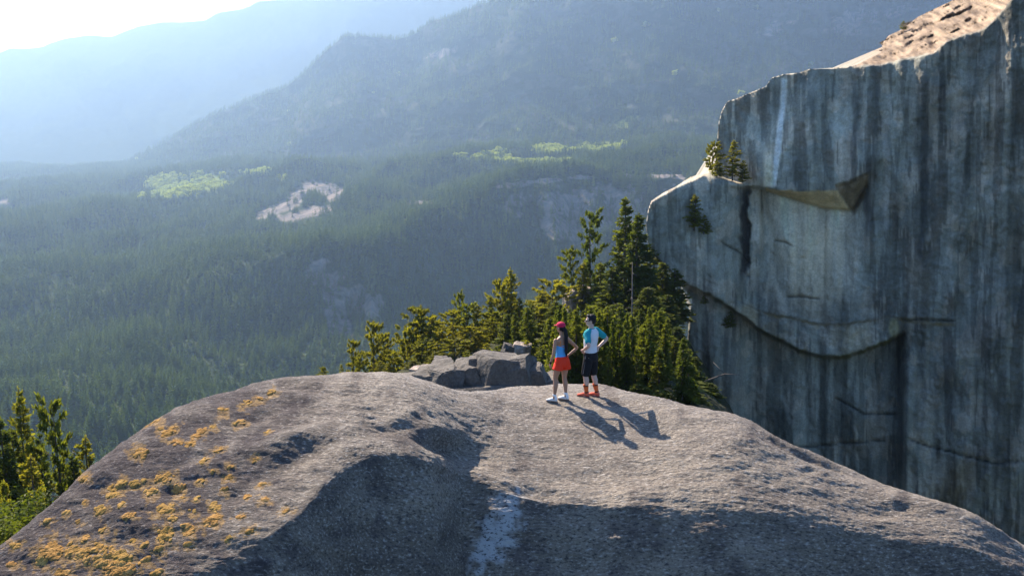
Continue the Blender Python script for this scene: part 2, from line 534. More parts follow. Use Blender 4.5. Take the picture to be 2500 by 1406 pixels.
T_D = {1140: 16.75, 1240: 16.55, 1340: 16.45, 1440: 16.4, 1540: 16.3, 1660: 16.2, 1780: 16.1, 1900: 16.05, 2050: 16.05, 2200: 16.0}
net = []
for j, px in enumerate(D_PX):
    cy_, cd = csil[j], D_CD[j]
    col = [at(px, cy_ + 190, cd + 13), at(px, cy_ + 70, cd + 6.5), at(px, cy_ + 12, cd + 2.4), at(px, cy_, cd)]
    D, z, prev = cd, at(px, cy_, cd)[2], cy_
    T = max(TERM[j], cy_ + 70)
    stops = [(cy_ + 0.25 * (T - cy_), S_TOP[j]), (cy_ + 0.62 * (T - cy_), 0.5 * (S_TOP[j] + S_LIT[j])), (T, S_LIT[j]), (T + 26, S_SHADE[j] - 4), (T + 80, S_SHADE[j]), (max(1500, T + 200), S_SHADE[j] + 4), (max(2100, T + 700), 66)]
    for q, (py, s) in enumerate(stops):
        D = march(px, D, z, py, s)
        if q == 2 and px in T_D: D = T_D[px]
        if q == 1 and px in T_D: D = D_first + (T_D[px] - D_first) * 0.53
        if q == 0: D_first = D
        p = at(px, py, D)
        col.append(p)
        z = p[2]
    last = col[-1]
    col.append(np.array([last[0], last[1] - 3, last[2] - 26]))
    net.append(col)
dpx = np.arange(-400, 3001, 4.2)
drows = rows_density([6, 10, 16, 40, 70, 90, 30, 40, 80, 12, 5])
DP = loft_net(D_PX, net, dpx, drows)
DPX, DPY = project(DP)
nz = 0.0
# slow swells, then lamination running across the slope, then fine relief
damp = sstep(2.6, 3.6, drows)[None, :] * 0.75 + 0.25
nz = nz + fbm(DP * [0.24, 0.42, 0.3] + 2.2, 2) * 0.12 * damp
lam = fbm(np.stack([DP[..., 0] * 0.45 + 5, DP[..., 1] * 1.5 + DP[..., 0] * 0.25, DP[..., 2] * 1.5], -1), 4)
nz = nz + lam * 0.055
fine = fbm(DP * [2.3, 4.8, 4.8], 5, 0.66)
nz = nz + fine * 0.018
# scoops and rolls seen in the photograph: (px, py, rx, ry, rot, height)
for cx, cy_, rx, ry, ro, hh in [(950, 1045, 65, 16, -14, -0.06), (985, 1015, 75, 16, -12, 0.05), (1085, 1084, 78, 20, 16, -0.14), (1060, 1048, 85, 18, 14, 0.10),
                                (745, 1112, 95, 22, -20, -0.11), (720, 1072, 110, 22, -18, 0.10), (640, 1010, 45, 12, -18, -0.06), (1310, 1192, 50, 20, 10, -0.12),
                                (1600, 1040, 70, 26, 30, -0.10), (1960, 1105, 110, 12, 24, -0.14), (2000, 1080, 110, 14, 24, 0.10), (1360, 1028, 40, 8, 4, -0.04),
                                (470, 1120, 70, 16, -20, -0.05), (300, 1310, 60, 18, -12, -0.07), (170, 1190, 60, 12, -35, -0.06), (560, 1215, 70, 18, -16, -0.07), (420, 1190, 40, 12, -16, -0.05),
                                (2130, 1250, 70, 14, 8, -0.06), (1820, 1140, 25, 7, 10, -0.05), (1970, 1150, 22, 7, 10, -0.05), (2210, 1248, 26, 8, 10, -0.06)]:
    c, s = math.cos(R(ro)), math.sin(R(ro))
    u = ((DPX - cx) * c + (DPY - cy_) * s) / rx
    v = (-(DPX - cx) * s + (DPY - cy_) * c) / ry
    vis = sstep(2.9, 3.1, drows)[None, :]
    nz = nz + hh * np.exp(-(u * u + v * v)) * vis
gx = np.gradient(DP, axis=0)
gy = np.gradient(DP, axis=1)
nrm = np.cross(gx, gy)
nrm /= np.linalg.norm(nrm, axis=-1)[..., None] + 1e-9
nrm *= np.sign(nrm[..., 2:3] + 1e-9)
DP = DP + nrm * nz[..., None]
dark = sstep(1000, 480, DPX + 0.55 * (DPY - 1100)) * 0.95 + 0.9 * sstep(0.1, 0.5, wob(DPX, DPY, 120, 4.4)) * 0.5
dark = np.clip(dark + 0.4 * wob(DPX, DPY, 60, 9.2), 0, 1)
pale = sstep(0.15, 0.95, soft_ellipse(DPX, DPY, 1215, 1300, 42, 105, 22, 0.6) + 0.7 * wob(DPX, DPY, 26, 1.7) * (soft_ellipse(DPX, DPY, 1215, 1300, 42, 105, 22, 0.6) > 0.02)) * 0.95
dome = mesh_np('granite_dome', DP, grid_faces(*DP.shape[:2], flip=True), M_GRANITE, floats={'dark': dark.ravel(), 'pale': pale.ravel()})
tagit(dome, 'rounded granite dome in the foreground', kind='structure')


def bvh_of(V, n, m):
    f = grid_faces(n, m)
    return BVHTree.FromPolygons([tuple(v) for v in V.reshape(-1, 3)], [tuple(int(k) for k in q) for q in f])


_sel = DP[:, 26:384]
DOME_BVH = bvh_of(_sel, *_sel.shape[:2])


def on_dome(px, py):
    d = Vector(ray(px, py)).normalized()
    loc, nrm_, _, _ = DOME_BVH.ray_cast(Vector((0, 0, 0)), d)
    if loc is None: return None, None
    if nrm_.z < 0: nrm_ = -nrm_
    return loc, nrm_


def dome_below(x, y):
    loc, nrm_, _, _ = DOME_BVH.ray_cast(Vector((x, y, 5)), Vector((0, 0, -1)))
    return loc
# ================================================================ granite cliff on the right
def cliff_material():
    m = MT('streaked_cliff_granite')
    p = m.pos((1.2, 1.2, 0.16))
    col = m.attr('tint', 'Color')
    s = m.noise(0.9, 6, 0.7, vec=p)
    col = m.mix(1.0, col, m.ramp(s, [(0.3, (0.78,)), (0.5, (1.0,)), (0.7, (1.18,))]), 'MULTIPLY')
    f = m.noise(4.5, 4, 0.7, vec=m.pos())
    col = m.mix(1.0, col, m.ramp(f, [(0.3, (0.75,)), (0.55, (1.0,)), (0.75, (1.2,))]), 'MULTIPLY')
    h = m.math('ADD', m.noise(0.8, 6, 0.6, vec=m.pos()), m.math('MULTIPLY', s, 0.25))
    return m.surf(m.bsdf(col, 0.85, 0.25, m.bump(h, 0.35)))


M_CLIFF = cliff_material()
C_SIL = [(1690, 1420), (1680, 1000), (1676, 860), (1682, 775), (1690, 730), (1655, 690), (1622, 655), (1598, 625), (1580, 590), (1576, 550), (1582, 512), (1590, 490), (1620, 470), (1650, 455), (1685, 432), (1715, 424), (1738, 421),
         (1746, 400), (1750, 345), (1754, 300), (1762, 270), (1775, 248), (1800, 240), (1835, 225), (1868, 212), (1884, 190), (1915, 181), (1950, 178), (1975, 169), (2010, 167), (2060, 165), (2092, 158),
         (2125, 142), (2155, 128), (2153, 108), (2168, 88), (2205, 70), (2240, 42), (2290, 18), (2340, -6), (2400, -40), (2560, -120), (2760, -210), (3050, -290)]
C_EDGE_X = [2080, 2092, 2150, 2200, 2280, 2300, 2325, 2360, 2400, 2440, 2470, 2560, 2760, 3050]
C_EDGE_Y = [163, 164, 160, 148, 132, 112, 96, 86, 75, 38, 2, -70, -170, -250]
sil = np.array(C_SIL, float)
xs = np.concatenate([np.arange(1552, 2520, 3.2), np.arange(2520, 3051, 20.0)])
ys = np.concatenate([np.arange(-300, -20, 10.0), np.arange(-20, 1000, 3.2), np.arange(1000, 1421, 5.0)])
GX, GY = np.meshgrid(xs, ys, indexing='ij')
# signed place relative to the outline polygon (closed on the right and below)
poly = np.vstack([sil, [(3200, -290), (3200, 1420)]])


def inside_poly(px, py, poly):
    ins = np.zeros(px.shape, bool)
    n = len(poly)
    for i in range(n):
        x0, y0 = poly[i]; x1, y1 = poly[(i + 1) % n]
        cond = (y0 > py) != (y1 > py)
        with np.errstate(divide='ignore', invalid='ignore'):
            xx = (x1 - x0) * (py - y0) / (y1 - y0 + 1e-12) + x0
        ins ^= cond & (px < xx)
    return ins


ins = inside_poly(GX, GY, poly)
best = np.full(GX.shape, 1e9)
NX, NY = GX.copy(), GY.copy()
for i in range(len(sil) - 1):
    (x0, y0), (x1, y1) = sil[i], sil[i + 1]
    dx, dy = x1 - x0, y1 - y0
    t = np.clip(((GX - x0) * dx + (GY - y0) * dy) / (dx * dx + dy * dy), 0, 1)
    qx, qy = x0 + t * dx, y0 + t * dy
    d = np.hypot(GX - qx, GY - qy)
    b = d < best
    best = np.where(b, d, best)
    NX, NY = np.where(b, qx, NX), np.where(b, qy, NY)
CX = np.where(ins, GX, NX + np.minimum(best, 60) * 0.25)
CY = np.where(ins, GY, NY + np.minimum(best, 60) * 0.25)
inner = np.where(ins, best, 0.0)
outer = np.where(ins, 0.0, best)

# base depth of the wall: nearer towards the right of the frame
CD = np.interp(CX, [1550, 1760, 1900, 2100, 2500, 3050], [103, 101.5, 99, 94.5, 84.5, 70])
CD = CD + 0.12 * np.exp(-inner / 5.0) * (CX < 1735)
CD += outer * 0.8


def line_y(x, pts):
    a = np.array(pts, float)
    return np.interp(x, a[:, 0], a[:, 1])


w1 = wob(CX, CY, 45, 1.0)
# upper main block stands 2.5 m out over the pale recess (roof)
roof_lo = line_y(CX, [(1850, 452), (1866, 459), (1960, 462), (2040, 456), (2075, 446), (2110, 430), (2130, 400)]) + 3 * w1
roof_hi = line_y(CX, [(1850, 462), (1872, 468), (1910, 482), (1960, 498), (2010, 515), (2072, 522), (2085, 516), (2100, 480), (2130, 440)])
inroof = sstep(1852, 1868, CX) * sstep(2125, 2095, CX)
below = sstep(0, 1, (CY - roof_lo) / np.maximum(roof_hi - roof_lo, 4))
upper = inroof * (1 - below)
CD -= 2.2 * sstep(1740, 1895, CX) * sstep(2160, 2080, CX) * np.where(CY < roof_lo, sstep(140, 420, CY), 1 - below)
CD += 1.2 * inroof * sstep(0.9, 1.0, below) * sstep(760, 520, CY)
notch = inside_poly(CX + 2 * w1, CY + 2 * w1, np.array([(2038, 454), (2085, 440), (2120, 424), (2112, 478), (2084, 522), (2066, 500), (2052, 478)], float)).astype(float)
notch = (notch + np.roll(notch, 1, 0) + np.roll(notch, -1, 0) + np.roll(notch, 1, 1) + np.roll(notch, -1, 1)) / 5
CD += 0.6 * notch
# prow left of the main face turns away
CD += 0.8 * sstep(1900, 1770, CX) * sstep(470, 400, CY) * sstep(150, 240, CY)
# left buttress nose below the ledge with the trees
ledge = line_y(CX, [(1570, 500), (1600, 484), (1650, 455), (1716, 425), (1745, 430), (1800, 445), (1840, 452), (1870, 470)])
butt = sstep(-3, 5, CY - ledge) * sstep(1885, 1835, CX)
CD -= 4.5 * butt * sstep(1850, 1740, CX)
# chimney between buttress and pale face
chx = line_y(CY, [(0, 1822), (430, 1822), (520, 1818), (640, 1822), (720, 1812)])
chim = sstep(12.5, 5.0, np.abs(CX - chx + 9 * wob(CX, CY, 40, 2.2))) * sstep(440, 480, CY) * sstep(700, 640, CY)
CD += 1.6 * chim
# lower edge of the overhanging nose, curving across the wall, and the flake under it
low = line_y(CX, [(1560, 600), (1600, 628), (1640, 665), (1690, 700), (1740, 722), (1800, 762), (1850, 800), (1890, 822), (1940, 848), (1985, 866), (2030, 872), (2075, 866), (2120, 850), (2180, 826), (2200, 812), (2230, 800)]) + 4 * w1 + 3 * wob(CX, 0 * CY, 14, 12.0)
mid = line_y(CX, [(1560, 560), (1690, 672), (1740, 700), (1800, 735), (1870, 764), (1940, 776), (2000, 790), (2060, 792), (2110, 782), (2180, 774), (2230, 784), (2300, 790), (2340, 788)]) + 4 * w1 + 3 * wob(CX, 0 * CY, 16, 13.0)
span = sstep(1560, 1600, CX) * sstep(2215, 2185, CX)
CD += 2.6 * span * sstep(-2, 7, CY - low) + 3.0 * sstep(1800, 1640, CX) * sstep(-2, 10, CY - low)
flake = span * sstep(1780, 1830, CX) * sstep(-3, 3, CY - mid) * (1 - sstep(-2, 5, CY - low))
CD -= 1.3 * flake
ledge2 = np.exp(-((CY - mid - 1) / 5.0) ** 2) * sstep(1830, 1870, CX) * sstep(2345, 2300, CX)
ledge1 = np.exp(-((CY - low - 2) / 6.0) ** 2) * sstep(1700, 1740, CX) * sstep(2205, 2160, CX)
# broad ribs, fluting and cracks
CD += wob(CX, CY * 0.12, 150, 5.0) * 0.8 + wob(CX, CY * 0.08, 34, 2.0) * 0.30 + wob(CX, CY * 0.6, 110, 6.0) * 0.9 + wob(CX, CY, 12, 6.5) * 0.10
crk = np.zeros_like(CX)
for pts in [[(1890, 586), (1935, 600)], [(1600, 500), (1580, 512)], [(2220, 1075), (2330, 1105), (2420, 1130), (2500, 1125)], [(1940, 1092), (2080, 1080), (2160, 1075)], [(1760, 590), (1800, 612), (1830, 640)], [(1920, 725), (2000, 728)], [(2040, 970), (2110, 1010), (2190, 1010)], [(2200, 780), (2330, 782)]]:
    a = np.array(pts, float)
    yy = np.interp(CX, a[:, 0], a[:, 1]) + 3 * w1
    crk = np.maximum(crk, np.exp(-((CY - yy) / 2.6) ** 2) * sstep(a[0, 0] - 6, a[0, 0] + 6, CX) * sstep(a[-1, 0] + 6, a[-1, 0] - 6, CX))
CD += 0.5 * crk
# sunlit slab: above the cliff edge the surface leans back towards the skyline
edge = np.interp(CX, C_EDGE_X, C_EDGE_Y) + 3 * wob(CX, CY * 0, 30, 3)
over = np.where((CX > 2078), np.maximum(edge - CY, 0), 0)
CD += over * 0.26 + (wob(CX + CY * 1.6, CY, 26, 7.7) * 2.2) * sstep(2, 25, over)
CV = at(CX, CY, CD)

# colours: fall-line streaks, painted rock types, lichen on ledges, painted sunlight and recess shade
lean = CX + (CY - 500) * 0.03 * sstep(1950, 2300, CX)
st1 = fbm(np.stack([lean / 40, CY / 900, 0 * CX + 3], -1), 5, 0.6)
st2 = fbm(np.stack([lean / 13, CY / 260, 0 * CX + 9], -1), 4, 0.6)
mott = wob(CX, CY, 70, 4.2)
stain = sstep(0.10, 0.20, fbm(np.stack([lean / 34, CY / 420, 0 * CX + 21], -1), 5, 0.62))
palep = sstep(0.10, 0.17, fbm(np.stack([CX / 75, CY / 95, 0 * CX + 31], -1), 4, 0.55))
lum = 0.27 + 0.10 * st1 + 0.035 * st2 + 0.06 * mott + 0.09 * fbm(np.stack([CX / 160, CY / 210, 0 * CX + 71], -1), 5, 0.6)
lum = lum * (1 - 0.38 * stain) * (1 + 0.20 * palep * (1 - stain))
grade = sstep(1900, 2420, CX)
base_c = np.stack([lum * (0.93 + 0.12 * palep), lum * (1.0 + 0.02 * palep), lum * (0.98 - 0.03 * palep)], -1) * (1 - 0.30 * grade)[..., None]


def lay(c, mask, col):
    return c * (1 - mask[..., None]) + np.asarray(col) * mask[..., None]


palef = sstep(1858, 1900, CX) * sstep(2120, 2040, CX) * sstep(0.6, 1, below) * sstep(860, 560, CY + 0.6 * np.abs(CX - 1960))
tc = lay(base_c, np.clip(palef * (0.85 + 0.4 * st1), 0, 0.95), (0.66, 0.62, 0.55))
for cx, wdt, y0, y1, a, colr in [(2255, 12, 180, 760, 0.75, (0.045, 0.05, 0.055)), (2300, 7, 200, 330, 0.6, (0.05, 0.05, 0.055)), (2120, 12, 380, 560, 0.7, (0.05, 0.05, 0.055)), (1985, 6, 230, 390, 0.6, (0.05, 0.06, 0.065)), (2085, 7, 170, 420, 0.5, (0.05, 0.055, 0.06)), (2140, 7, 165, 430, 0.5, (0.05, 0.055, 0.06)),
                                 (2210, 9, 620, 900, 0.5, (0.06, 0.065, 0.07)), (2340, 10, 690, 760, 0.6, (0.05, 0.055, 0.06)), (2195, 14, 860, 1160, 0.65, (0.05, 0.055, 0.058)), (1720, 9, 800, 960, 0.45, (0.06, 0.065, 0.07)), (1775, 9, 790, 1000, 0.5, (0.06, 0.065, 0.07)), (1925, 8, 700, 740, 0.6, (0.05, 0.07, 0.075)), (2450, 16, 900, 1280, 0.55, (0.045, 0.05, 0.052)), (2010, 9, 1000, 1100, 0.5, (0.05, 0.06, 0.06)),
                                 (2165, 6, 230, 560, 0.5, (0.36, 0.37, 0.38)), (2260, 22, 930, 1060, 0.5, (0.34, 0.33, 0.31)), (2290, 24, 1120, 1230, 0.55, (0.36, 0.34, 0.31)), (1800, 20, 860, 960, 0.35, (0.32, 0.33, 0.34)), (1985, 10, 520, 760, 0.4, (0.50, 0.48, 0.42)), (1990, 60, 560, 740, 0.6, (0.60, 0.52, 0.40)), (2100, 40, 800, 850, 0.4, (0.50, 0.43, 0.32)), (1870, 26, 790, 830, 0.4, (0.46, 0.39, 0.28)), (2240, 30, 640, 740, 0.3, (0.36, 0.33, 0.28)), (2060, 50, 800, 850, 0.4, (0.48, 0.45, 0.38)), (2080, 26, 560, 760, 0.3, (0.42, 0.41, 0.38)), (1900, 30, 640, 740, 0.35, (0.46, 0.43, 0.38)), (1700, 40, 620, 690, 0.4, (0.38, 0.36, 0.34)), (1960, 40, 900, 1020, 0.3, (0.40, 0.39, 0.37))]:
    ww = wdt * (1 + 0.5 * wob(CX * 0, CY, 60, cx))
    mk = sstep(1.5, 0.4, np.abs(CX - cx - 10 * wob(CX * 0, CY, 110, cx + 1)) / ww + 0.5 * st2) * sstep(y0 - 25, y0 + 25, CY) * sstep(y1 + 50, y1 - 50, CY) * a
    tc = lay(tc, np.clip(mk, 0, 1), colr)
streak = sstep(1.3, 0.5, np.abs(CX - np.interp(CY, [180, 260, 380, 455], [1915, 1911, 1898, 1886])) / np.interp(CY, [180, 300, 455], [9, 8, 7]) + 0.35 * st2) * sstep(182, 200, CY) * sstep(460, 450, CY)
tc = lay(tc, streak * 0.95, (0.70, 0.71, 0.72))
tc = lay(tc, sstep(1.2, 0.4, np.abs(CX - 1876) / 14) * sstep(330, 400, CY) * sstep(462, 452, CY) * 0.85, (0.66, 0.60, 0.50))  # pale colour standing in for sunlight on the prow
tan = inroof * sstep(0.02, 0.10, below) * sstep(1.0, 0.93, below) * sstep(1866, 1872, CX)
tc = lay(tc, tan * 0.9, np.array((0.58, 0.44, 0.25)))
tc = lay(tc, notch * 0.92, np.stack([0.17 + 0.12 * st1, 0.135 + 0.09 * st1, 0.09 + 0.06 * st1], -1))  # brown darkening paints the shade inside the notch
tc = lay(tc, np.clip(chim * 1.3, 0, 0.9), (0.07, 0.07, 0.072))  # shade of the chimney put into the rock colour
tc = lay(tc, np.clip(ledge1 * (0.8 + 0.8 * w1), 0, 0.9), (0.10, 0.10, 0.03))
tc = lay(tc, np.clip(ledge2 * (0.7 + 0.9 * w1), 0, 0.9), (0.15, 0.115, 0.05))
tc = lay(tc, np.clip(crk, 0, 1) * 0.7, (0.05, 0.05, 0.045))
tc = lay(tc, soft_ellipse(CX, CY, 1830, 770, 20, 30, -20) * 0.7, (0.36, 0.30, 0.20))
tc = lay(tc, soft_ellipse(CX, CY, 2182, 800, 12, 22, 0) * 0.6, (0.36, 0.34, 0.20))
tc = lay(tc, np.clip(soft_ellipse(CX, CY, 2330, 1190, 36, 70, 25) * 0.6, 0, 1), (0.12, 0.095, 0.05))
slab = sstep(0, 5, over)
slc = fbm(np.stack([(CX + CY * 1.7) / 60, (CY - 0.55 * CX) / 14, 0 * CX], -1), 5, 0.6)
tc = lay(tc, slab, np.stack([0.20 + 0.17 * slc, 0.155 + 0.14 * slc, 0.118 + 0.115 * slc], -1))
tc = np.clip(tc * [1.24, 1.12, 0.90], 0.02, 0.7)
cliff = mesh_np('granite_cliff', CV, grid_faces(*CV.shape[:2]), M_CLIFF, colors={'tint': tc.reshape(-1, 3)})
_of = (outer > 0)
_fo = (_of[:-1, :-1] | _of[1:, :-1] | _of[1:, 1:] | _of[:-1, 1:]).ravel()
cliff.data.polygons.foreach_set('use_smooth', ~_fo)
tagit(cliff, 'tall shaded granite cliff with vertical water streaks', kind='structure')
CLIFF_BVH = bvh_of(CV, *CV.shape[:2])


def on_cliff(px, py):
    d = Vector(ray(px, py)).normalized()
    loc, nrm_, _, _ = CLIFF_BVH.ray_cast(Vector((0, 0, 0)), d)
    return loc
# ================================================================ trees
M_FIR = leaf_material('fir_needles', (0.050, 0.078, 0.014), (0.14, 0.155, 0.024), 0.62)  # fir tone, darkened further so gully firs look shaded
M_PINE = leaf_material('pine_needles', (0.095, 0.11, 0.018), (0.21, 0.20, 0.03), 0.64)
M_FAR = leaf_material('far_conifer_needles', (0.024, 0.058, 0.018), (0.125, 0.170, 0.036), 0.46, None, 0.0, 0.009, 0.6)  # slow tone drift by position imitates lit and shaded forest folds
M_DECID = leaf_material('broadleaf', (0.22, 0.27, 0.05), (0.32, 0.36, 0.08), 0.5, (1.5, 1.5, 0.7))
M_BARK = simple_mat('bark', (0.115, 0.09, 0.075), 0.95, 0.1, (20, 0.03))
M_GREYWOOD = simple_mat('dead_grey_wood', (0.13, 0.115, 0.10), 0.9, 0.1)


def tube_np(pts, rad, k=6):
    """Tapered tube along points: returns verts, tri faces."""
    pts = np.asarray(pts, float)
    n = len(pts)
    T = np.gradient(pts, axis=0)
    T /= np.linalg.norm(T, axis=1)[:, None] + 1e-9
    ref = np.array([0.31, 0.92, 0.23]) if abs(T[0, 1]) < 0.8 else np.array([0.95, 0.1, 0.2])
    U = np.cross(T, ref); U /= np.linalg.norm(U, axis=1)[:, None] + 1e-9
    W = np.cross(T, U)
    a = np.arange(k) / k * 2 * np.pi
    V = pts[:, None] + (np.cos(a)[None, :, None] * U[:, None] + np.sin(a)[None, :, None] * W[:, None]) * np.asarray(rad, float)[:, None, None]
    V = V.reshape(-1, 3)
    Fs = []
    for i in range(n - 1):
        for j in range(k):
            a0, a1 = i * k + j, i * k + (j + 1) % k
            Fs += [(a0, a1, a1 + k), (a0, a1 + k, a0 + k)]
    for j in range(1, k - 1):
        Fs.append(((n - 1) * k, (n - 1) * k + j, (n - 1) * k + j + 1))
        Fs.append((0, j + 1, j))
    return V, Fs


class Soup:
    def __init__(s): s.V, s.F, s.n = [], [], 0
    def add(s, V, F):
        s.V.append(np.asarray(V, float)); s.F.append(np.asarray(F, int) + s.n); s.n += len(V)
    def mesh(s, name, mat, smooth=False):
        o = mesh_np(name, np.concatenate(s.V), np.concatenate(s.F), mat, smooth)
        COL.objects.unlink(o)
        return o


def sprays(rng, base, tip, count, size, droop, up=0.12, flat=0.28):
    """Needle sprays: slim leaf-like triangles fanned along a branch."""
    t = rng.uniform(0.15, 1.02, count) ** 0.8
    base, tip = np.asarray(base), np.asarray(tip)
    d = tip - base
    L = np.linalg.norm(d) + 1e-9
    d = d / L
    side = np.cross(d, [0, 0, 1.0]); side /= np.linalg.norm(side) + 1e-9
    p = base + (tip - base) * t[:, None]
    sgn = rng.choice([-1, 1], count)
    dirv = d * rng.uniform(0.25, 1.0, count)[:, None] + side * (sgn * rng.uniform(0.2, 1.0, count))[:, None]
    dirv[:, 2] += rng.normal(up - droop * 0.5, flat, count)
    dirv /= np.linalg.norm(dirv, axis=1)[:, None]
    ln = size * rng.uniform(0.6, 1.3, count) * (1.15 - 0.5 * t)
    wv = np.cross(dirv, rng.normal(size=(count, 3)) * [0.6, 0.6, 1.0]); wv /= np.linalg.norm(wv, axis=1)[:, None] + 1e-9
    w = ln * rng.uniform(0.22, 0.40, count)
    p = p + rng.normal(size=(count, 3)) * size * 0.16
    a = p + wv * w[:, None] * 0.5
    b = p - wv * w[:, None] * 0.5
    m1 = p + dirv * (ln * 0.6)[:, None] + wv * w[:, None] * 0.55
    m2 = p + dirv * (ln * 0.6)[:, None] - wv * w[:, None] * 0.55
    c = p + dirv * ln[:, None]
    V = np.stack([a, b, m2, c, m1], 1).reshape(-1, 3)
    i = np.arange(count)[:, None] * 5
    F = np.concatenate([i + [0, 1, 2], i + [0, 2, 4], i + [4, 2, 3]], 0)
    return V, F


def conifer(name, seed, radius, crown_from, whorls, per, n_spray, spray, droop, shape=0.85, irregular=0.2, lean=0.0, trunk_r=0.016, mat=None, puff=False, stubs=0):
    """Unit-height tree: returns (trunk mesh object, crown mesh object)."""
    rng = np.random.RandomState(seed)
    tz = np.linspace(0, 1, 9)
    wx = np.cumsum(rng.normal(0, 0.006, 9)) + lean * tz ** 2
    wy = np.cumsum(rng.normal(0, 0.006, 9))
    axis = lambda h: np.array([np.interp(h, tz, wx), np.interp(h, tz, wy), h])
    tr, cr = Soup(), Soup()
    tr.add(*tube_np(np.stack([wx, wy, tz - 0.02 * (tz == 0)], 1), trunk_r * (1.05 - tz) ** 0.85 + 0.0012, 8))
    gap = rng.uniform(0, 2 * np.pi)
    for k in range(whorls):
        t = (k + rng.uniform(0, 0.8)) / whorls
        h = crown_from + (0.985 - crown_from) * t
        for q in range(per):
            az = gap + rng.uniform(0, 2 * np.pi)
            if puff: L = radius * (0.45 + 0.75 * math.sin(math.pi * min(1, 0.15 + 0.80 * t))) * rng.uniform(1 - irregular * 2, 1 + irregular)
            else: L = radius * ((1 - t) ** shape * 0.95 + 0.05) * rng.uniform(1 - irregular * 1.6, 1 + irregular) * min(1, 0.55 + t * 3.0)
            L *= 1 + 0.25 * math.cos(az - gap)
            b = axis(h)
            elev = (0.35 * t - droop * (1 - t) + rng.normal(0, 0.12)) + (0.25 if puff else 0)
            tip = b + np.array([math.cos(az), math.sin(az), elev]) * L
            midp = (b + tip) / 2 + [0, 0, L * 0.06]
            if L > 0.03:
                tr.add(*tube_np([b, midp, tip], [trunk_r * 0.22 * (1.1 - t), trunk_r * 0.13 * (1.1 - t), trunk_r * 0.04], 3))
            if puff:
                V, F = sprays(rng, b + (tip - b) * 0.35, tip, int(n_spray * (0.5 + L / radius * 0.6)), spray, droop * 0.4, 0.35, 0.75)
            else:
                V, F = sprays(rng, b, tip, max(4, int(n_spray * (0.30 + 0.8 * L / radius))), spray * (0.55 + 0.6 * L / radius), droop)
            cr.add(V, F)
    V, F = sprays(rng, axis(0.955), axis(1.0), 10, spray * 0.45, -0.6, 0.6)
    cr.add(V, F)
    for k in range(stubs):
        h = rng.uniform(0.12, max(0.14, crown_from + 0.25)); az = rng.uniform(0, 6.28); L = radius * rng.uniform(0.2, 0.6)
        tr.add(*tube_np([axis(h), axis(h) + np.array([math.cos(az), math.sin(az), rng.uniform(-0.3, 0.2)]) * L], [trunk_r * 0.14, trunk_r * 0.04], 3))
    return tr.mesh('trunk', M_BARK, True), cr.mesh('crown', mat)


PROTO = {
    'fir_a': conifer('fir_a', 1, 0.20, 0.04, 40, 5, 46, 0.050, 0.30, 0.8, 0.30, mat=M_FIR),
    'fir_b': conifer('fir_b', 2, 0.17, 0.08, 36, 5, 40, 0.048, 0.20, 0.7, 0.36, mat=M_FIR, stubs=10),
    'fir_c': conifer('fir_c', 3, 0.25, 0.04, 36, 5, 50, 0.056, 0.28, 0.75, 0.30, mat=M_FIR),  # dark fir needles here carry the gully shade in their colour
    'pine_a': conifer('pine_a', 4, 0.20, 0.28, 20, 4, 74, 0.046, 0.1, 0.5, 0.38, lean=0.03, mat=M_PINE, puff=True, stubs=16),
    'pine_b': conifer('pine_b', 5, 0.26, 0.15, 19, 4, 84, 0.056, 0.1, 0.5, 0.38, lean=-0.04, mat=M_PINE, puff=True, stubs=10),
    'pine_c': conifer('pine_c', 6, 0.15, 0.20, 26, 3, 46, 0.044, 0.2, 0.5, 0.45, lean=0.05, mat=M_FIR, puff=True, stubs=24),
    'pine_d': conifer('pine_d', 16, 0.19, 0.10, 30, 4, 46, 0.050, 0.15, 0.6, 0.42, lean=0.02, mat=M_PINE, stubs=8),
    'young': conifer('young', 7, 0.34, 0.03, 18, 5, 60, 0.075, 0.0, 0.7, 0.3, mat=M_PINE),
}


def far_tree(seed, radius, n, broad=False):
    rng = np.random.RandomState(seed)
    c = Soup()
    if broad:
        nn = n
        d = rng.normal(size=(nn, 3)); d /= np.linalg.norm(d, axis=1)[:, None]
        p = d * rng.uniform(0.55, 1.0, nn)[:, None] * [0.38, 0.38, 0.42] + [0, 0, 0.52]
        p += 0.10 * np.sin(p[:, ::-1] * 17)
        u = rng.normal(size=(nn, 3)) * 0.11; v = rng.normal(size=(nn, 3)) * 0.11
        c.add(np.stack([p - u, p + v, p + u, p - v], 1).reshape(-1, 3), (np.arange(nn)[:, None, None] * 4 + np.array([[0, 1, 2], [0, 2, 3]])).reshape(-1, 3))
    else:
        for k in range(n):
            t = rng.uniform(0, 1) ** 1.25
            h = 0.10 + 0.86 * t
            az = rng.uniform(0, 6.28)
            L = radius * ((1 - t) ** 0.75 + 0.07) * rng.uniform(0.55, 1.25)
            d = np.array([math.cos(az), math.sin(az), 0])
            s = np.array([-d[1], d[0], 0])
            b = np.array([0, 0, h])
            tip = b + d * L + [0, 0, L * rng.uniform(-0.45, 0.15)]
            md = b + d * L * 0.55 + [0, 0, 0.012]
            w = L * rng.uniform(0.28, 0.5) + 0.006
            c.add([b, md + s * w - [0, 0, w * 0.35], tip, md - s * w - [0, 0, w * 0.35]], [(0, 1, 2), (0, 2, 3)])
        c.add([(-0.012, 0, 0), (0.012, 0.01, 0), (0, -0.01, 1.0)], [(0, 1, 2)])
    return c.mesh('far_tree', M_DECID if broad else M_FAR)


FAR = [far_tree(21, 0.17, 110), far_tree(22, 0.145, 100), far_tree(23, 0.20, 120), far_tree(24, 0.15, 70), far_tree(25, 0.4, 170, True), far_tree(26, 0.4, 150, True)]

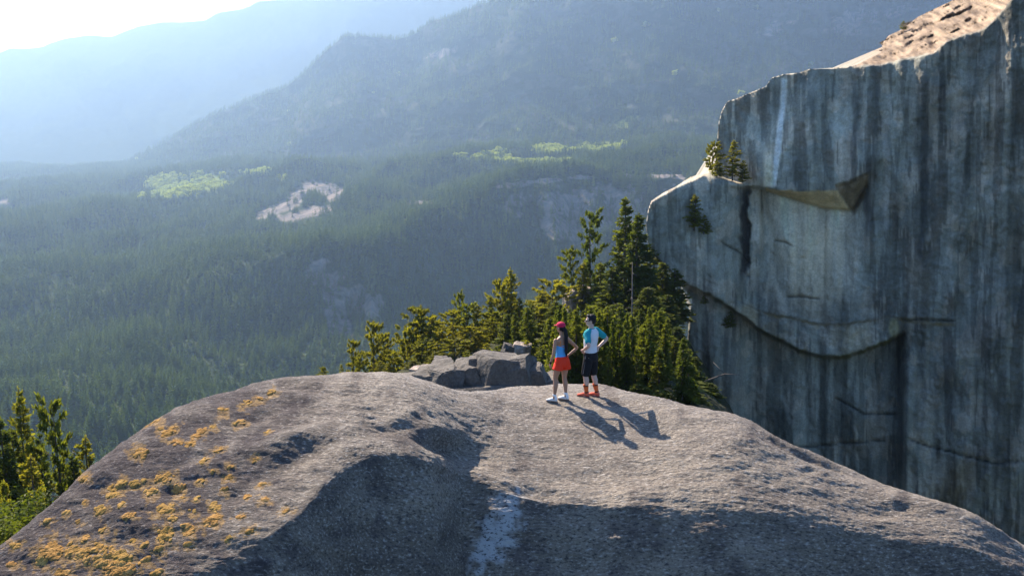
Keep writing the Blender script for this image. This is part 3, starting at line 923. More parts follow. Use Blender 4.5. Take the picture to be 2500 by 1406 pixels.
# ---------------------------------------------------------------- forest on valley and ridge
def scatter(V, density_fn, dmin, dmax, seed, cand):
    rng = np.random.RandomState(seed)
    f = grid_faces(*V.shape[:2])
    P = V.reshape(-1, 3)
    a, b, c, d = P[f[:, 0]], P[f[:, 1]], P[f[:, 2]], P[f[:, 3]]
    area = 0.5 * np.abs((c - a)[:, 0] * (d - b)[:, 1] - (c - a)[:, 1] * (d - b)[:, 0])
    ctr = (a + b + c + d) / 4
    px, py = project(ctr)
    ok = (px > -220) & (px < 2720) & (py > -160) & (py < 1450) & (ctr[:, 1] > dmin) & (ctr[:, 1] < dmax)
    w = area * ok
    n = int(w.sum() / cand)
    k = rng.choice(len(f), n, p=w / w.sum())
    u, v = rng.rand(n, 1), rng.rand(n, 1)
    q = (a[k] * (1 - u) + b[k] * u) * (1 - v) + (d[k] * (1 - u) + c[k] * u) * v
    keep = rng.rand(n) < density_fn(q)
    return q[keep]


def valley_density(q):
    px, py = project(q)
    a0, b0 = rock_mask(px, py)
    a1, b1 = rock_mask(px, py - 9)
    clear = sstep(0.15, 0.5, fbm(q / 160 + 4, 3)) * 0.5
    steep = np.maximum(b0, 0)
    return np.clip(1 - clear, 0, 1) * (1 - np.maximum(a0, a1) * 0.96) * (1 - steep * 0.8) * np.where(q[:, 1] < 2300, 1, 0.85)


def ridge_density(q):
    px, py = project(q)
    return np.clip(0.85 - 0.5 * sstep(0.0, 0.6, fbm(q / 120, 3)), 0, 1) * 0.9


pts_v = scatter(VP, valley_density, 500, 5000, 5, 58.0)
pts_r = scatter(RP, ridge_density, 2500, 4700, 6, 130.0)
rng = np.random.RandomState(9)
pv_x, pv_y = project(pts_v)
gm = grove_mask(pv_x, pv_y)
pick_v = rng.choice(4, len(pts_v), p=[0.34, 0.3, 0.24, 0.12])
dec = rng.rand(len(pts_v)) < gm * 0.97
pick_v = np.where(dec, rng.choice([4, 5], len(pts_v)), pick_v)
stand = 1 + 0.48 * fbm(pts_v / 130, 2)
h_v = rng.uniform(13, 27, len(pts_v)) * stand * np.where(dec, 0.5, 1)
pick_r = rng.choice(4, len(pts_r), p=[0.34, 0.3, 0.24, 0.12])
dec_r = rng.rand(len(pts_r)) < 0.001
pick_r = np.where(dec_r, rng.choice([4, 5], len(pts_r)), pick_r)
h_r = rng.uniform(16, 32, len(pts_r)) * np.where(dec_r, 0.6, 1)

# the 210 valley conifers that show largest stand as objects of their own
dsil = np.interp(pv_x, D_SIL_X, D_SIL_Y)
score = h_v / pts_v[:, 1] * F_PX
top_y = project(pts_v + np.stack([0 * h_v, 0 * h_v, h_v], 1))[1]
seen = (pv_x > 5) & (pv_x < 720) & (top_y < dsil - 14) & (top_y > 500) & (pick_v < 4)
order = np.argsort(-np.where(seen, score, 0))[:210]
single = np.zeros(len(pts_v), bool)
single[order] = True


def forest_object(name, pts, pick, h, seed, label):
    rng = np.random.RandomState(seed)
    me = bpy.data.meshes.new(name)
    me.vertices.add(len(pts))
    me.vertices.foreach_set('co', (pts - [0, 0, 0.6]).astype(np.float32).ravel())
    a = me.attributes.new('pick', 'INT', 'POINT'); a.data.foreach_set('value', pick.astype(np.int32))
    wide = rng.uniform(0.8, 1.25, len(pts)) * np.where(pick >= 4, 1.15, 1.0)
    s = np.stack([h * wide, h * wide, h], 1).astype(np.float32)
    a = me.attributes.new('size', 'FLOAT_VECTOR', 'POINT'); a.data.foreach_set('vector', s.ravel())
    a = me.attributes.new('spin', 'FLOAT_VECTOR', 'POINT')
    a.data.foreach_set('vector', np.stack([rng.normal(0, .03, len(pts)), rng.normal(0, .03, len(pts)), rng.uniform(0, 6.28, len(pts))], 1).astype(np.float32).ravel())
    o = bpy.data.objects.new(name, me)
    COL.objects.link(o)
    ng = bpy.data.node_groups.new(name, 'GeometryNodeTree')
    ng.interface.new_socket('Geometry', in_out='INPUT', socket_type='NodeSocketGeometry')
    ng.interface.new_socket('Geometry', in_out='OUTPUT', socket_type='NodeSocketGeometry')
    gi, go = ng.nodes.new('NodeGroupInput'), ng.nodes.new('NodeGroupOutput')
    join = ng.nodes.new('GeometryNodeJoinGeometry')

    def named(nm, ty):
        x = ng.nodes.new('GeometryNodeInputNamedAttribute'); x.data_type = ty; x.inputs[0].default_value = nm
        return x.outputs[0]
    for k, proto in enumerate(FAR):
        oi = ng.nodes.new('GeometryNodeObjectInfo'); oi.inputs['Object'].default_value = proto; oi.inputs['As Instance'].default_value = True
        cmp_ = ng.nodes.new('FunctionNodeCompare'); cmp_.data_type = 'INT'; cmp_.operation = 'EQUAL'
        ng.links.new(named('pick', 'INT'), cmp_.inputs[2]); cmp_.inputs[3].default_value = k
        ip = ng.nodes.new('GeometryNodeInstanceOnPoints')
        ng.links.new(gi.outputs[0], ip.inputs['Points'])
        ng.links.new(cmp_.outputs[0], ip.inputs['Selection'])
        ng.links.new(oi.outputs['Geometry'], ip.inputs['Instance'])
        ng.links.new(named('spin', 'FLOAT_VECTOR'), ip.inputs['Rotation'])
        ng.links.new(named('size', 'FLOAT_VECTOR'), ip.inputs['Scale'])
        ng.links.new(ip.outputs[0], join.inputs[0])
    ng.links.new(join.outputs[0], go.inputs[0])
    md = o.modifiers.new('forest', 'NODES'); md.node_group = ng
    tagit(o, label, kind='stuff')
    return o


forest_object('valley_forest', pts_v[~single], pick_v[~single], h_v[~single], 31, 'dense hazy conifer forest covering the valley floor and bench')
forest_object('ridge_forest', pts_r, pick_r, h_r, 32, 'bluish hazy conifer forest covering the steep ridge')
for i in order:
    o = FAR[int(pick_v[i])].copy()
    o.name = 'conifer'
    COL.objects.link(o)
    wd = h_v[i] * rng.uniform(0.85, 1.25)
    o.location = pts_v[i] - [0, 0, 0.6]
    o.scale = (wd, wd, h_v[i])
    o.rotation_euler = (rng.normal(0, .03), rng.normal(0, .03), rng.uniform(0, 6.28))
    tagit(o, 'small hazy dark conifer in the valley forest below the granite dome', 'conifer', 'conifers in the near valley forest')

# ---------------------------------------------------------------- wooded spur behind the dome
SP_PX = [-500, -150, 60, 260, 420, 600, 770, 900, 1000, 1100, 1250, 1400, 1500, 1600, 1720, 1900, 2300]
SP_CREST = [(1560, 40), (1480, 42), (1390, 44), (1330, 47), (1180, 52), (1050, 58), (960, 64), (940, 68), (915, 72), (880, 77), (840, 82), (780, 90), (745, 96), (740, 100), (900, 90), (1180, 78), (1480, 60)]
net = []
for px, (cy_, cd) in zip(SP_PX, SP_CREST):
    net.append([at(px, cy_ + 700, cd + 55), at(px, cy_ + 160, cd + 18), at(px, cy_, cd), at(px, cy_ + (max(1010, cy_ + 60) - cy_) * 0.5, cd - (cd - 42) * 0.5), at(px, max(1030, cy_ + 80), min(42, cd - 6)), at(px, max(1500, cy_ + 500), min(30, cd - 14))])
spx = np.arange(-500, 2301, 10.0)
srows = rows_density([10, 12, 22, 22, 10])
SPV = loft_net(SP_PX, net, spx, srows)
SPV[..., 2] += fbm(SPV / 5, 4) * 0.9 * sstep(1.4, 2.0, srows)[None, :]
spur_mat = MT('needle_litter_slope')
_c = spur_mat.ramp(spur_mat.noise(0.5, 5, vec=spur_mat.pos()), [(0.35, (0.035, 0.04, 0.02)), (0.55, (0.045, 0.045, 0.022)), (0.7, (0.08, 0.07, 0.045))])
M_SPUR = spur_mat.surf(spur_mat.bsdf(_c, 0.95, 0.1, spur_mat.bump(spur_mat.noise(2, 5, vec=spur_mat.pos()), 0.4)))
spur = mesh_np('wooded_spur', SPV, grid_faces(*SPV.shape[:2], flip=True), M_SPUR)
tagit(spur, 'steep wooded ground behind the dome', kind='structure')
SPUR_BVH = bvh_of(SPV, *SPV.shape[:2])


def spur_below(x, y):
    loc, _, _, _ = SPUR_BVH.ray_cast(Vector((x, y, 60)), Vector((0, 0, -1)))
    return loc.z if loc is not None else -30.0


def place_tree(name, proto, px, top, D, width, label, cat='tree', group=None, base=None, spin=None, rs=[77]):
    """A tree whose tip stands at a photo pixel at depth D, rooted on the spur below (or on base)."""
    rs[0] += 1
    rg = random.Random(rs[0])
    p = at(px, top, D)
    zb = (spur_below(p[0], p[1]) - 0.25) if base is None else base
    H = max(p[2] - zb, 0.4)
    root = bpy.data.objects.new(name, None)
    COL.objects.link(root)
    root.location = (p[0], p[1], zb)
    root.rotation_euler = (0, 0, rg.uniform(0, 6.28) if spin is None else spin)
    root.empty_display_size = 0.5
    wd = width / F_PX * D
    tagit(root, label, cat, group)
    for nm, src in zip(('trunk', 'crown'), PROTO[proto]):
        c = src.copy()
        c.name = nm
        COL.objects.link(c)
        c.parent = root
        r0 = {'fir_a': .40, 'fir_b': .34, 'fir_c': .5, 'pine_a': .46, 'pine_b': .58, 'pine_c': .36, 'pine_d': .4, 'young': .68}[proto]
        c.scale = (1.10 * wd / r0, 1.10 * wd / r0, H)
    return root


SG = 'conifers on the wooded spur behind the dome'
NEAR = [
    # px, top, D, width px, proto, label
    (1531, 481, 96, 96, 'fir_a', 'tallest fir on the spur, its pointed tip highest against the hazy valley'),
    (1556, 521, 92, 108, 'fir_a', 'sunlit yellow green fir just right of the tallest fir'),
    (1446, 523, 97, 56, 'pine_c', 'slender sparse conifer standing alone left of the tallest fir'),
    (1397, 612, 95, 52, 'pine_c', 'thin sparse conifer at the left of the slender tall one, above the lit boulder'),
    (1424, 640, 93, 60, 'pine_d', 'olive conifer in the gap between the two thin sparse conifers'),
    (1466, 642, 92, 66, 'fir_c', 'bright green conifer under the slender tall one, above the man'),
    (1494, 655, 88, 84, 'fir_b', 'dark fir directly above and right of the man'),
    (1590, 600, 98, 80, 'fir_b', 'shaded fir squeezed between the sunlit fir and the cliff nose'),
    (1618, 640, 95, 84, 'fir_c', 'broad fir beneath the cliff nose with sunlit top'),
    (1652, 655, 96, 74, 'fir_b', 'thin green conifer touching the cliff under its nose'),
    (1628, 720, 84, 96, 'fir_a', 'dark fir with a lit left edge below the cliff nose'),
    (1580, 700, 82, 120, 'fir_a', 'large dark fir right of the bare grey trunk'),
    (1510, 740, 76, 110, 'fir_c', 'dark bushy fir immediately right of the man'),
    (1560, 800, 66, 120, 'fir_a', 'deep green fir low in the shaded gully right of the man'),
    (1620, 825, 64, 124, 'fir_c', 'deep green bushy fir in the gully, mid slope'),
    (1668, 860, 62, 84, 'fir_c', 'fir in the gully with bright lower branches beside the cliff foot'),
    (1700, 905, 60, 70, 'fir_b', 'small dark fir at the foot of the cliff'),
    (1735, 935, 58, 56, 'fir_c', 'lowest small fir at the right end of the gully, above the dome edge'),
    (1596, 900, 52, 120, 'fir_a', 'dark fir peeking over the dome edge right of the man'),
    (1650, 930, 52, 110, 'fir_b', 'dark fir crown showing just over the dome edge near the gully end'),
    (1530, 885, 52, 90, 'fir_c', 'dark low fir just behind the dome edge beside the man'),
    (1470, 800, 66, 74, 'fir_b', 'dark fir behind the man at shoulder height'),
    (1346, 690, 90, 78, 'pine_b', 'bright yellow green pine left of the thin sparse conifers'),
    (1322, 712, 88, 80, 'pine_d', 'olive pine left of the bright pine above the woman'),
    (1306, 745, 84, 72, 'pine_b', 'pine with golden lower branches above the small brown rock'),
    (1362, 735, 80, 70, 'fir_b', 'shaded conifer right above the red cap'),
    (1400, 760, 76, 76, 'fir_c', 'shaded conifer between the two hikers'),
    (1340, 800, 72, 66, 'fir_c', 'dark conifer left of the woman at shoulder height'),
    (1248, 655, 88, 68, 'pine_d', 'pointed pine, tallest at the middle of the spur'),
    (1226, 690, 87, 60, 'pine_a', 'ragged pine leaning against the pointed middle pine'),
    (1196, 720, 85, 56, 'pine_d', 'pine left of the pointed middle pine'),
    (1266, 726, 86, 58, 'pine_d', 'pine right of the pointed middle pine, over the gap'),
    (1212, 765, 80, 64, 'pine_b', 'round topped pine above the blocky outcrop'),
    (1250, 790, 78, 64, 'pine_b', 'low bushy pine above the right outcrop block'),
    (1124, 719, 84, 34, 'pine_c', 'very thin ragged pine with a bare tip left of the middle group'),
    (1106, 764, 80, 60, 'pine_a', 'round headed pine with bright crown left of the thin ragged pine'),
    (1142, 745, 82, 52, 'pine_c', 'sparse pine between the round headed pine and the middle group'),
    (1166, 742, 83, 54, 'pine_d', 'sparse dark pine just left of the middle group'),
    (1152, 800, 78, 60, 'pine_b', 'low bright pine above the small outcrop boulder'),
    (1108, 830, 74, 64, 'pine_b', 'bushy yellow green pine above the left end of the outcrop'),
    (1019, 760, 80, 72, 'pine_a', 'broad rounded pine standing highest at the left part of the spur'),
    (1050, 778, 79, 66, 'pine_a', 'broad rounded pine joined to the right of the highest left pine'),
    (1078, 808, 77, 56, 'pine_b', 'sunlit pine sloping down right of the broad rounded pair'),
    (992, 806, 78, 62, 'pine_b', 'olive pine below and left of the broad rounded pair'),
    (1030, 840, 74, 66, 'pine_b', 'bushy pine in front of the broad rounded pair'),
    (1062, 860, 71, 58, 'young', 'bright young pine left of the outcrop top'),
    (1008, 880, 70, 54, 'young', 'bright young pine at the left foot of the outcrop'),
    (940, 820, 76, 44, 'pine_a', 'pine second from the left end, with tufted top'),
    (911, 795, 75, 46, 'pine_a', 'tufted pine rising above its neighbours near the left end of the spur'),
    (960, 862, 72, 46, 'pine_b', 'bushy pine left of the young pines'),
    (926, 880, 70, 44, 'young', 'small pine between the two tufted pines'),
    (862, 837, 72, 34, 'pine_a', 'small pine with a round tuft standing apart at the left end'),
    (880, 872, 70, 40, 'pine_b', 'small bushy pine beside the round tufted one at the left end'),
    (834, 890, 70, 26, 'young', 'tiny pine at the left end of the spur above the dome'),
    (790, 896, 68, 60, 'young', 'low dark bush farthest left along the dome skyline'),
    (1190, 838, 62, 60, 'young', 'young pine growing on the left shoulder of the large outcrop block'),
    (1140, 858, 60, 60, 'young', 'dark low pine on top of the small outcrop boulder'),
    (1285, 830, 64, 56, 'young', 'low shaded pine behind the right outcrop block'),
    (1325, 850, 60, 60, 'fir_c', 'shaded fir between the outcrop and the woman'),
    (1700, 958, 46, 92, 'fir_c', 'dark fir crown just above the dome edge where the gully narrows'),
    (1560, 935, 44, 110, 'fir_b', 'dark low fir crown right behind the dome edge, nearest the man'),
    (1692, 902, 54, 80, 'fir_a', 'dark pointed fir near the right end of the gully, beside the dead branch'),
    (1655, 800, 74, 84, 'fir_b', 'shaded fir against the foot of the cliff nose, right of the large dark firs'),
    (1610, 952, 43, 110, 'fir_c', 'dark low fir crown behind the dome edge, second from the man'),
    (1080, 885, 58, 44, 'young', 'low bright pine on the left outcrop boulder'),
]
for px, top, D, wd, pr, lab in NEAR:
    place_tree('fir_tree' if pr.startswith('fir') else 'pine_tree', pr, px, top, D, wd, lab, 'tree', SG)

# understory filling the shaded gully
rngu = np.random.RandomState(44)
fill = 0
for k in range(900):
    px, top, D = rngu.uniform(1230, 1760), rngu.uniform(740, 985), rngu.uniform(44, 90)
    p = at(px, top, D)
    zb = spur_below(p[0], p[1])
    if not (2.2 < p[2] - zb < 8): continue
    if px < 1350 and D < 66: continue
    if top < 720 + max(0, px - 1590) * 1.25: continue
    place_tree('fir_tree', rngu.choice(['fir_a', 'fir_b', 'fir_c']), px, top, D, rngu.uniform(40, 72), 'small dark fir among the crowded trees filling the shaded gully', 'tree', 'small firs filling the shaded gully')
    fill += 1
    if fill > 130: break

# left cluster below the dome
LG = 'trees below the left edge of the dome'
for px, top, D, wd, pr, lab in [
    (45, 945, 46, 96, 'pine_d', 'tall dark pine with a bushy top, tallest at the left edge'),
    (124, 986, 45, 86, 'pine_c', 'slim ragged pine right of the tallest pine at the left edge'),
    (204, 1064, 45, 96, 'pine_d', 'round topped pine closest to the dome edge'),
    (2, 1014, 43, 130, 'fir_a', 'large dark fir cut off by the left frame edge'),
    (-70, 1000, 42, 130, 'fir_a', 'large dark fir mostly beyond the left frame edge'),
    (70, 1110, 42, 100, 'pine_d', 'shaded conifer filling under the two tall pines'),
    (150, 1130, 47, 90, 'pine_d', 'conifer behind the slim ragged pine'),
    (28, 1045, 44, 120, 'fir_c', 'dense dark fir between the frame edge and the tallest left pine'),
    (88, 1060, 47, 84, 'fir_b', 'shaded fir standing between the two tall left pines'),
    (175, 1110, 44, 90, 'fir_c', 'dark fir in front of the round topped left pine'),
    (95, 1190, 38, 76, 'young', 'bright young pine low beside the dome edge'),
    (10, 1175, 36, 90, 'young', 'bright green young pine at the left frame edge'),
]:
    place_tree('fir_tree' if pr.startswith('fir') else 'pine_tree', pr, px, top, D, wd, lab, 'tree', LG)


def leafy_shrub(name, px, top, D, width, height, label, seed, n=420, mat=None):
    """Broad leaved shrub: bent stems with a dome of leaf-sized faces."""
    rg = np.random.RandomState(seed)
    st, lf = Soup(), Soup()
    w = width / F_PX * D; h = height / F_PX * D
    for k in range(9):
        az = rg.uniform(0, 6.28); r = w * 0.5 * rg.uniform(0.4, 1)
        tip = np.array([math.cos(az) * r, math.sin(az) * r, h * rg.uniform(0.6, 0.95)])
        st.add(*tube_np([(0, 0, -0.3), tip * [0.35, 0.35, 0.5], tip], [0.03, 0.02, 0.008], 4))
        m = n // 9
        c = tip + rg.normal(size=(m, 3)) * [w * 0.13, w * 0.13, h * 0.14]
        d = rg.normal(size=(m, 3)) * [1, 1, 0.6] + [0, 0, -0.1]; d /= np.linalg.norm(d, axis=1)[:, None]
        s = np.cross(d, rg.normal(size=(m, 3))); s /= np.linalg.norm(s, axis=1)[:, None]
        L = rg.uniform(0.10, 0.2, m)[:, None]
        lf.add(np.stack([c, c + d * L * .5 + s * L * .2, c + d * L, c + d * L * .5 - s * L * .2], 1).reshape(-1, 3), (np.arange(m)[:, None, None] * 4 + np.array([[0, 1, 2], [0, 2, 3]])).reshape(-1, 3))
    root = bpy.data.objects.new(name, None); COL.objects.link(root)
    p = at(px, top, D)
    root.location = (p[0], p[1], p[2] - h)
    tagit(root, label, 'shrub')
    for nm, so, mm in (('stem', st, M_BARK), ('foliage', lf, mat or M_DECID)):
        o = so.mesh(nm, mm); COL.objects.link(o); o.parent = root
    return root


M_SHRUB = leaf_material('shrub_leaves', (0.05, 0.075, 0.014), (0.11, 0.13, 0.022), 0.42, (1.8, 1.7, 0.6))
leafy_shrub('shrub', 52, 1228, 30, 150, 110, 'bright leafy shrub at the bottom of the left cluster beside the dome', 3, 900, M_SHRUB)
leafy_shrub('shrub', -20, 1250, 28, 110, 120, 'leafy green shrub at the left frame edge below the young pine', 4, 700, M_SHRUB)
leafy_shrub('shrub', 10, 1285, 26, 110, 90, 'lowest leafy green shrub in the left frame corner', 8, 700, M_SHRUB)


# trees on the cliff
def cliff_tree(px, base_y, top, width, pr, label, push=0.0, name='pine_tree'):
    loc = on_cliff(px, base_y)
    if loc is None: return
    D = loc.y - push
    b = at(px, base_y, D)
    place_tree(name, pr, px, top, D, width * 0.72, label, 'tree', None, base=b[2])


cliff_tree(1742, 428, 352, 52, 'pine_b', 'small sunlit yellow green pine on the ledge at the cliff edge', 1.0)
cliff_tree(1752, 432, 395, 56, 'young', 'low bright bush at the foot of the small sunlit cliff edge pine', 1.5)
cliff_tree(1792, 440, 342, 56, 'pine_d', 'dark shaded conifer in the corner of the cliff ledge', 1.5, 'fir_tree')
cliff_tree(1815, 446, 392, 44, 'young', 'dark low bush right of the shaded conifer on the cliff ledge', 1.2)
cliff_tree(1697, 562, 474, 66, 'pine_d', 'golden brown conifer growing from the cliff nose', 1.0)
cliff_tree(1720, 572, 525, 44, 'young', 'small dark bush right of the golden conifer on the cliff nose', 1.0)
cliff_tree(1718, 742, 722, 30, 'young', 'tiny golden bush on the lower cliff ledge above the gully', 1.0)
cliff_tree(2207, 74, 52, 26, 'young', 'tiny green shrub on the sunlit top of the cliff', 0.3)
cliff_tree(1785, 800, 760, 44, 'young', 'dark green bush on the mossy curved cliff ledge', 1.0)

# dead branch and bare trunk in the gully
p0, p1 = at(1741, 884, 62), at(1806, 915, 60)
br = Soup()
pm = at(1770, 913, 61)
pg = at(1712, 925, 60); pg[2] = spur_below(pg[0], pg[1]) - 0.2
br.add(*tube_np([pg, at(1722, 930, 61), pm, p1], [0.06, 0.055, 0.045, 0.015], 6)); br.add(*tube_np([pm, (pm + p0) / 2, p0], [0.03, 0.022, 0.01], 5)); br.add(*tube_np([at(1752, 917, 61), pm], [0.012, 0.025], 5))
o = br.mesh('fallen_branch', M_GREYWOOD, True); COL.objects.link(o)
tagit(o, 'bare grey dead branch leaning out by the cliff foot', 'branch')
bt = Soup()
pa, pb = at(1540, 838, 74), at(1544, 640, 76)
bt.add(*tube_np([(pa[0], pa[1], spur_below(pa[0], pa[1]) - 0.3), pa, (pa + pb) / 2 + [0.05, 0, 0], pb], [0.09, 0.075, 0.055, 0.025], 8))
rgb = np.random.RandomState(3)
for k in range(14):
    q = pa + (pb - pa) * rgb.uniform(0.1, 0.95); az = rgb.uniform(0, 6.28)
    bt.add(*tube_np([q, q + np.array([math.cos(az), math.sin(az), rgb.uniform(-.4, .2)]) * rgb.uniform(.3, .9)], [0.025, 0.008], 4))
o = bt.mesh('dead_tree', M_GREYWOOD, True); COL.objects.link(o)
tagit(o, 'bare grey trunk standing among dark firs right of the man', 'dead tree')
# ================================================================ jointed outcrop and boulders behind the dome
def outcrop_material(name, tone):
    m = MT(name)
    p = m.pos((1, 1, 0.4))
    col = m.ramp(m.noise(0.9, 5, 0.65, vec=p), [(0.3, tuple(0.45 * t for t in tone)), (0.5, tone), (0.72, tuple(1.35 * t for t in tone))])
    sp = m.noise(9, 4, 0.7, vec=m.pos())
    col = m.mix(1.0, col, m.ramp(sp, [(0.3, (0.65,)), (0.6, (1.1,))]), 'MULTIPLY')
    return m.surf(m.bsdf(col, 0.85, 0.25, m.bump(m.noise(2.2, 6, 0.65, vec=m.pos()), 0.22)))


M_BLOCK = outcrop_material('jointed_grey_granite', (0.125, 0.110, 0.092))
M_BROWN = outcrop_material('weathered_brown_granite', (0.34, 0.27, 0.21))


def block_mesh(size, seed, cuts=9, rough=0.028):
    """Angular boulder: a box cut by tilted planes, edges broken, faces roughened."""
    rg = random.Random(seed)
    bm = bmesh.new()
    bmesh.ops.create_cube(bm, size=1.0)
    for v in bm.verts: v.co = Vector((v.co.x * size[0], v.co.y * size[1], v.co.z * size[2]))
    for k in range(cuts):
        n = Vector((rg.uniform(-1, 1), rg.uniform(-1, 0.4), rg.uniform(-0.3, 1))).normalized()
        ext = max(abs(v.co.dot(n)) for v in bm.verts)
        g = bm.verts[:] + bm.edges[:] + bm.faces[:]
        r = bmesh.ops.bisect_plane(bm, geom=g, plane_co=n * ext * rg.uniform(0.70, 0.92), plane_no=n, clear_outer=True)
        es = [e for e in r['geom_cut'] if isinstance(e, bmesh.types.BMEdge)]
        if es: bmesh.ops.contextual_create(bm, geom=es)
    bmesh.ops.bevel(bm, geom=bm.edges[:], offset=min(size) * 0.045, segments=2, affect='EDGES', clamp_overlap=True)
    bmesh.ops.triangulate(bm, faces=bm.faces[:])
    for k in range(4):
        es = [e for e in bm.edges if e.calc_length() > max(size) * 0.07]
        if not es or len(bm.verts) > 6000: break
        bmesh.ops.subdivide_edges(bm, edges=es, cuts=1)
        bmesh.ops.triangulate(bm, faces=[f for f in bm.faces if len(f.verts) > 3])
    co = np.array([v.co for v in bm.verts])
    bm.normal_update()
    nr = np.array([v.normal for v in bm.verts])
    s = max(size)
    co = co + nr * (fbm(co / s * 3.2 + seed, 4) * rough * s)[:, None] * 0.8
    for v, c in zip(bm.verts, co): v.co = c
    bmesh.ops.recalc_face_normals(bm, faces=bm.faces[:])
    me = bpy.data.meshes.new('rock_block')
    bm.to_mesh(me); bm.free()
    for f in me.polygons: f.use_smooth = False
    return me


outcrop = bpy.data.objects.new('rock_outcrop', None)
COL.objects.link(outcrop)
outcrop.location = at(1180, 965, 40)
tagit(outcrop, 'grey jointed rock outcrop of cracked blocks standing behind the dome', 'rock outcrop')
OB = [(1085, 952, 40.9, 165, 96, 2.6, -5, 41), (1240, 936, 41.0, 190, 112, 2.8, 3, 42),
      # px, py centre, D, width px, height px, depth m, tilt
    (1044, 930, 40.0, 46, 86, 1.7, -10, 11), (1080, 925, 39.7, 50, 98, 1.8, -4, 12), (1116, 932, 39.6, 44, 92, 1.6, 3, 13), (1112, 902, 40.2, 34, 34, 0.9, 14, 24), (1148, 928, 39.8, 44, 96, 1.5, 6, 14), (1170, 915, 40.1, 34, 104, 1.3, -3, 15),
    (1210, 918, 40.0, 84, 118, 2.4, 8, 16), (1208, 880, 40.6, 74, 40, 1.8, -3, 17), (1262, 922, 39.8, 70, 118, 2.2, -14, 18), (1300, 935, 40.0, 62, 100, 2.0, -18, 19), (1335, 955, 40.4, 60, 80, 1.8, -22, 20), (1180, 965, 38.8, 150, 70, 1.6, 0, 21), (1290, 975, 39.0, 160, 60, 1.6, 4, 22), (1085, 968, 39.0, 120, 50, 1.6, 0, 23)]
for px, py, D, w, h, dep, tilt, sd in OB:
    k = D / F_PX
    o = bpy.data.objects.new('rock_block', block_mesh((w * k * 1.34, dep * 1.2, h * k * 1.10), sd))
    o.data.materials.append(M_BLOCK)
    COL.objects.link(o)
    o.parent = outcrop
    o.location = Vector(at(px, py + 11, D)) - outcrop.location
    o.rotation_euler = (R(-6), R(tilt), R((sd * 37) % 30 - 15))


def boulder(px, py, D, w, h, dep, sd, mat, label, tilt=0):
    k = D / F_PX
    o = bpy.data.objects.new('boulder', block_mesh((w * k * 1.1, dep, h * k * 1.1), sd, 8, 0.06))
    o.data.materials.append(mat)
    COL.objects.link(o)
    o.location = at(px, py, D)
    o.rotation_euler = (0, R(tilt), R(sd * 23 % 40 - 20))
    tagit(o, label, 'boulder')


boulder(1412, 728, 94, 66, 44, 2.2, 31, M_BROWN, 'pale sunlit boulder among the conifers above the red cap', -10)
boulder(1274, 850, 64, 40, 20, 1.2, 32, M_BROWN, 'brown sunlit boulder just above the right part of the outcrop', 8)
boulder(1240, 852, 64, 24, 24, 1.0, 33, M_BLOCK, 'grey upright boulder beside the brown one above the outcrop', 14)
boulder(1078, 884, 64, 34, 20, 1.2, 34, M_BLOCK, 'small grey boulder in the bushes left of the outcrop top', 0)
boulder(1030, 912, 46, 50, 30, 1.0, 35, M_BROWN, 'flat brown boulder at the left foot of the outcrop', -6)
# ================================================================ two hikers
def skin_mat(name, col):
    m = MT(name)
    c = m.mix(m.attr('mark', 'Fac'), col, (0.03, 0.022, 0.02))
    c = m.mix(m.attr('lip', 'Fac'), c, (col[0] * 0.8, col[1] * 0.5, col[2] * 0.5))
    b = m.bsdf(c, 0.5, 0.4)
    nd = [n for n in m.t.nodes if n.type == 'BSDF_PRINCIPLED'][0]
    nd.inputs['Subsurface Weight'].default_value = 0.12
    nd.inputs['Subsurface Radius'].default_value = (0.02, 0.008, 0.005)
    return m.surf(b)


def cloth_mat(name, col, rough=0.85):
    m = MT(name)
    p = m.pos(obj=True)
    c = m.mix(m.math('MULTIPLY', m.noise(9, 3, vec=p), 0.35), col, tuple(x * 0.7 for x in col))
    return m.surf(m.bsdf(c, rough, 0.2, m.bump(m.noise(11, 3, vec=m.pos((1, 1, 0.5), obj=True)), 0.02)))


M_SKIN_W = skin_mat('tanned_skin', (0.36, 0.19, 0.115))
M_SKIN_M = skin_mat('fair_skin', (0.52, 0.33, 0.25))
M_HAIR = simple_mat('black_hair', (0.014, 0.012, 0.014), 0.6, 0.15, (60, 0.004))
M_CAP = cloth_mat('crimson_cap', (0.52, 0.02, 0.07))
M_BLUE = cloth_mat('sky_blue_knit', (0.10, 0.38, 0.72))
M_ORANGE = cloth_mat('orange_strap', (0.62, 0.20, 0.06))
M_RED = cloth_mat('red_orange_nylon', (0.76, 0.035, 0.008), 0.6)
M_WHITE = cloth_mat('white_knit', (0.78, 0.77, 0.75))
M_LIGHTGREY = cloth_mat('pale_grey_jersey', (0.60, 0.63, 0.66))
M_TEAL = cloth_mat('teal_jersey', (0.015, 0.27, 0.30))
M_BLACK = cloth_mat('black_shorts_cloth', (0.012, 0.012, 0.014))
M_PIPING = cloth_mat('grey_piping', (0.20, 0.20, 0.21))
M_CORAL = cloth_mat('coral_mesh', (0.62, 0.13, 0.075))
M_SOCK = cloth_mat('orange_sock_knit', (0.70, 0.13, 0.03))
M_SOLE = simple_mat('dark_rubber_sole', (0.16, 0.09, 0.075), 0.8)
M_SOLEW = simple_mat('brown_rubber_sole', (0.22, 0.14, 0.10), 0.8)
M_LENS = simple_mat('dark_lens', (0.01, 0.01, 0.012), 0.12, 0.6)


